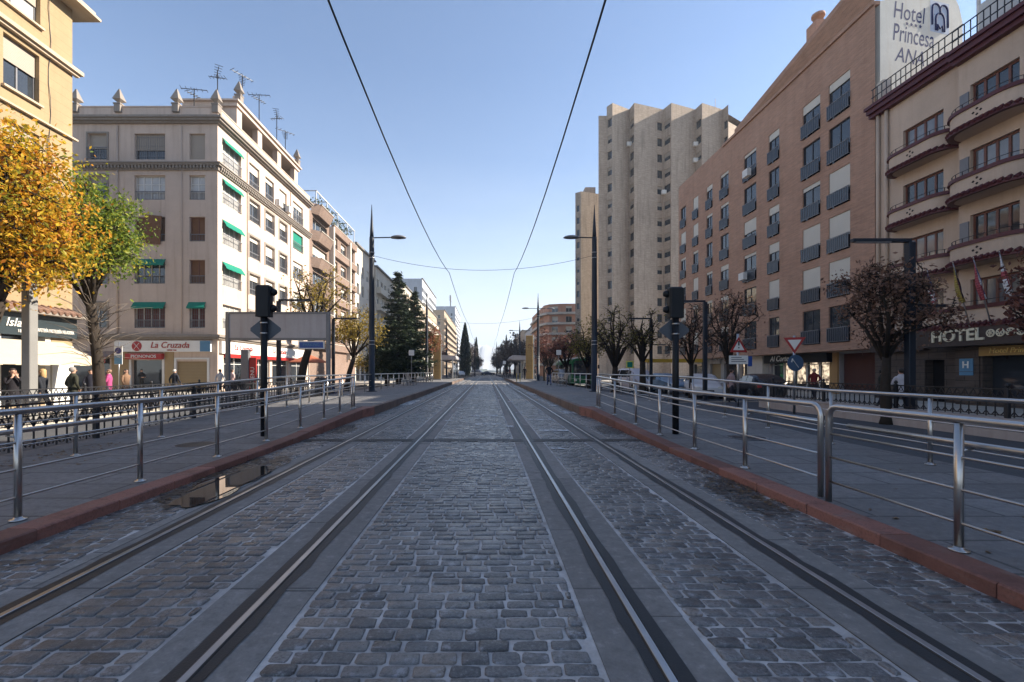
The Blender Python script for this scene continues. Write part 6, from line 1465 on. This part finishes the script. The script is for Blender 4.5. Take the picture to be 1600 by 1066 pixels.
for s in (-1,1): 
    for k in range(6): mb.box(s*(BW+.004)-.004,s*(BW+.004)+.004,.3+k*1.75,1.85+k*1.75,1.3,2.4)
mb.build('window',M['glass'],t); mb=MB(); mb.box(-1.0,1.0,-.03,-.022,2.48,2.72); mb.build('destination_board',M['darkframe'],t)
mb=MB(); mb.extr([(-BW*.9,2.86),(-BW*.6,BH+.02),(BW*.6,BH+.02),(BW*.9,2.86),(BW*.6,BH+.12),(-BW*.6,BH+.12)],'y',.1,BL_-.1); mb.build('roof',M['signwhite'],t)
for s in (-1,1):
    for yy in (2.2,8.2): wheel(t,s*1.1,yy,.46,s)
    mb=MB(); mb.bbox(s*.9-.15,s*.9+.15,-.04,0,.6,.8,.03); mb.build('headlight',M['signwhite'],t)
    mb=MB(); mb.bbox(s*1.45-.08,s*1.45+.08,-.25,-.1,1.9,2.3,.03); mb.build('mirror',M['blackpaint'],t)
t=thing('shop_awning_frame','long yellow awning above the kiosks behind the bare trees','awning',(16.6,40,0),0); mb=MB(); mb.box(-2.6,2.6,-.5,.5,2.2,2.5); mb.build('canopy',simple('yellow awning',(.5,.3,.03),.8),t)
for x_ in (-2.4,2.4): mb=MB(); mb.tube([(x_,0,-.2),(x_,0,2.2)],.05,8); mb.build('post',M['grey'],t)
# scooters / bicycles by the left fence: two parked bikes
def bike(label,x,y,rz):
    t=thing('bicycle',label,'bicycle',(x,y,SZ),rz)
    for yy in (-.52,.52):
        mb=MB(); mb.tube([(0,yy+.33*math.cos(g),.34+.33*math.sin(g)) for g in [2*PI*k/20 for k in range(21)]],.018,6,caps=False)
        for k in range(6): g=PI*k/6; mb.bar((0,yy-.32*math.cos(g),.34-.32*math.sin(g)),(0,yy+.32*math.cos(g),.34+.32*math.sin(g)),.004)
        mb.build('wheel',M['rubber'],t)
    mb=MB()
    for a,b in (((0,-.52,.34),(0,-.4,.9)),((0,-.42,.78),(0,.0,.32)),((0,-.42,.8),(0,.22,.78)),((0,.0,.32),(0,.25,.88)),((0,.0,.32),(0,.52,.34)),((0,.22,.75),(0,.52,.34))): mb.tube([a,b],.017,6)
    mb.build('frame',M['blue'],t); mb=MB(); mb.bbox(-.07,.07,.12,.38,.88,.94,.03); mb.build('saddle',M['blackpaint'],t); mb=MB(); mb.tube([(-.28,-.3,.95),(-.1,-.4,.98),(.1,-.4,.98),(.28,-.3,.95)],.014,6); mb.build('handlebar',M['steel'],t)
bike('blue bicycle parked by the grey billboard, left one',-9.6,26.5,rad(70)); bike('blue bicycle parked by the grey billboard, nearer the fence end',-8.7,26.2,rad(80))
if HAZE:
    mb=MB(); mb.box(-1300,1300,-320,2600,-6.5,175); hz=struct(mb.build('haze',None,uv=False),'stuff'); hz.data.materials.clear()
    m=bpy.data.materials.new('haze air'); m.use_nodes=True; nt=m.node_tree; nt.nodes.clear(); o=nt.nodes.new('ShaderNodeOutputMaterial'); v=nt.nodes.new('ShaderNodeVolumePrincipled'); v.inputs['Color'].default_value=(.76,.87,1,1); v.inputs['Density'].default_value=HAZE; v.inputs['Anisotropy'].default_value=.2
    nt.links.new(v.outputs[0],o.inputs['Volume']); hz.data.materials.append(m)
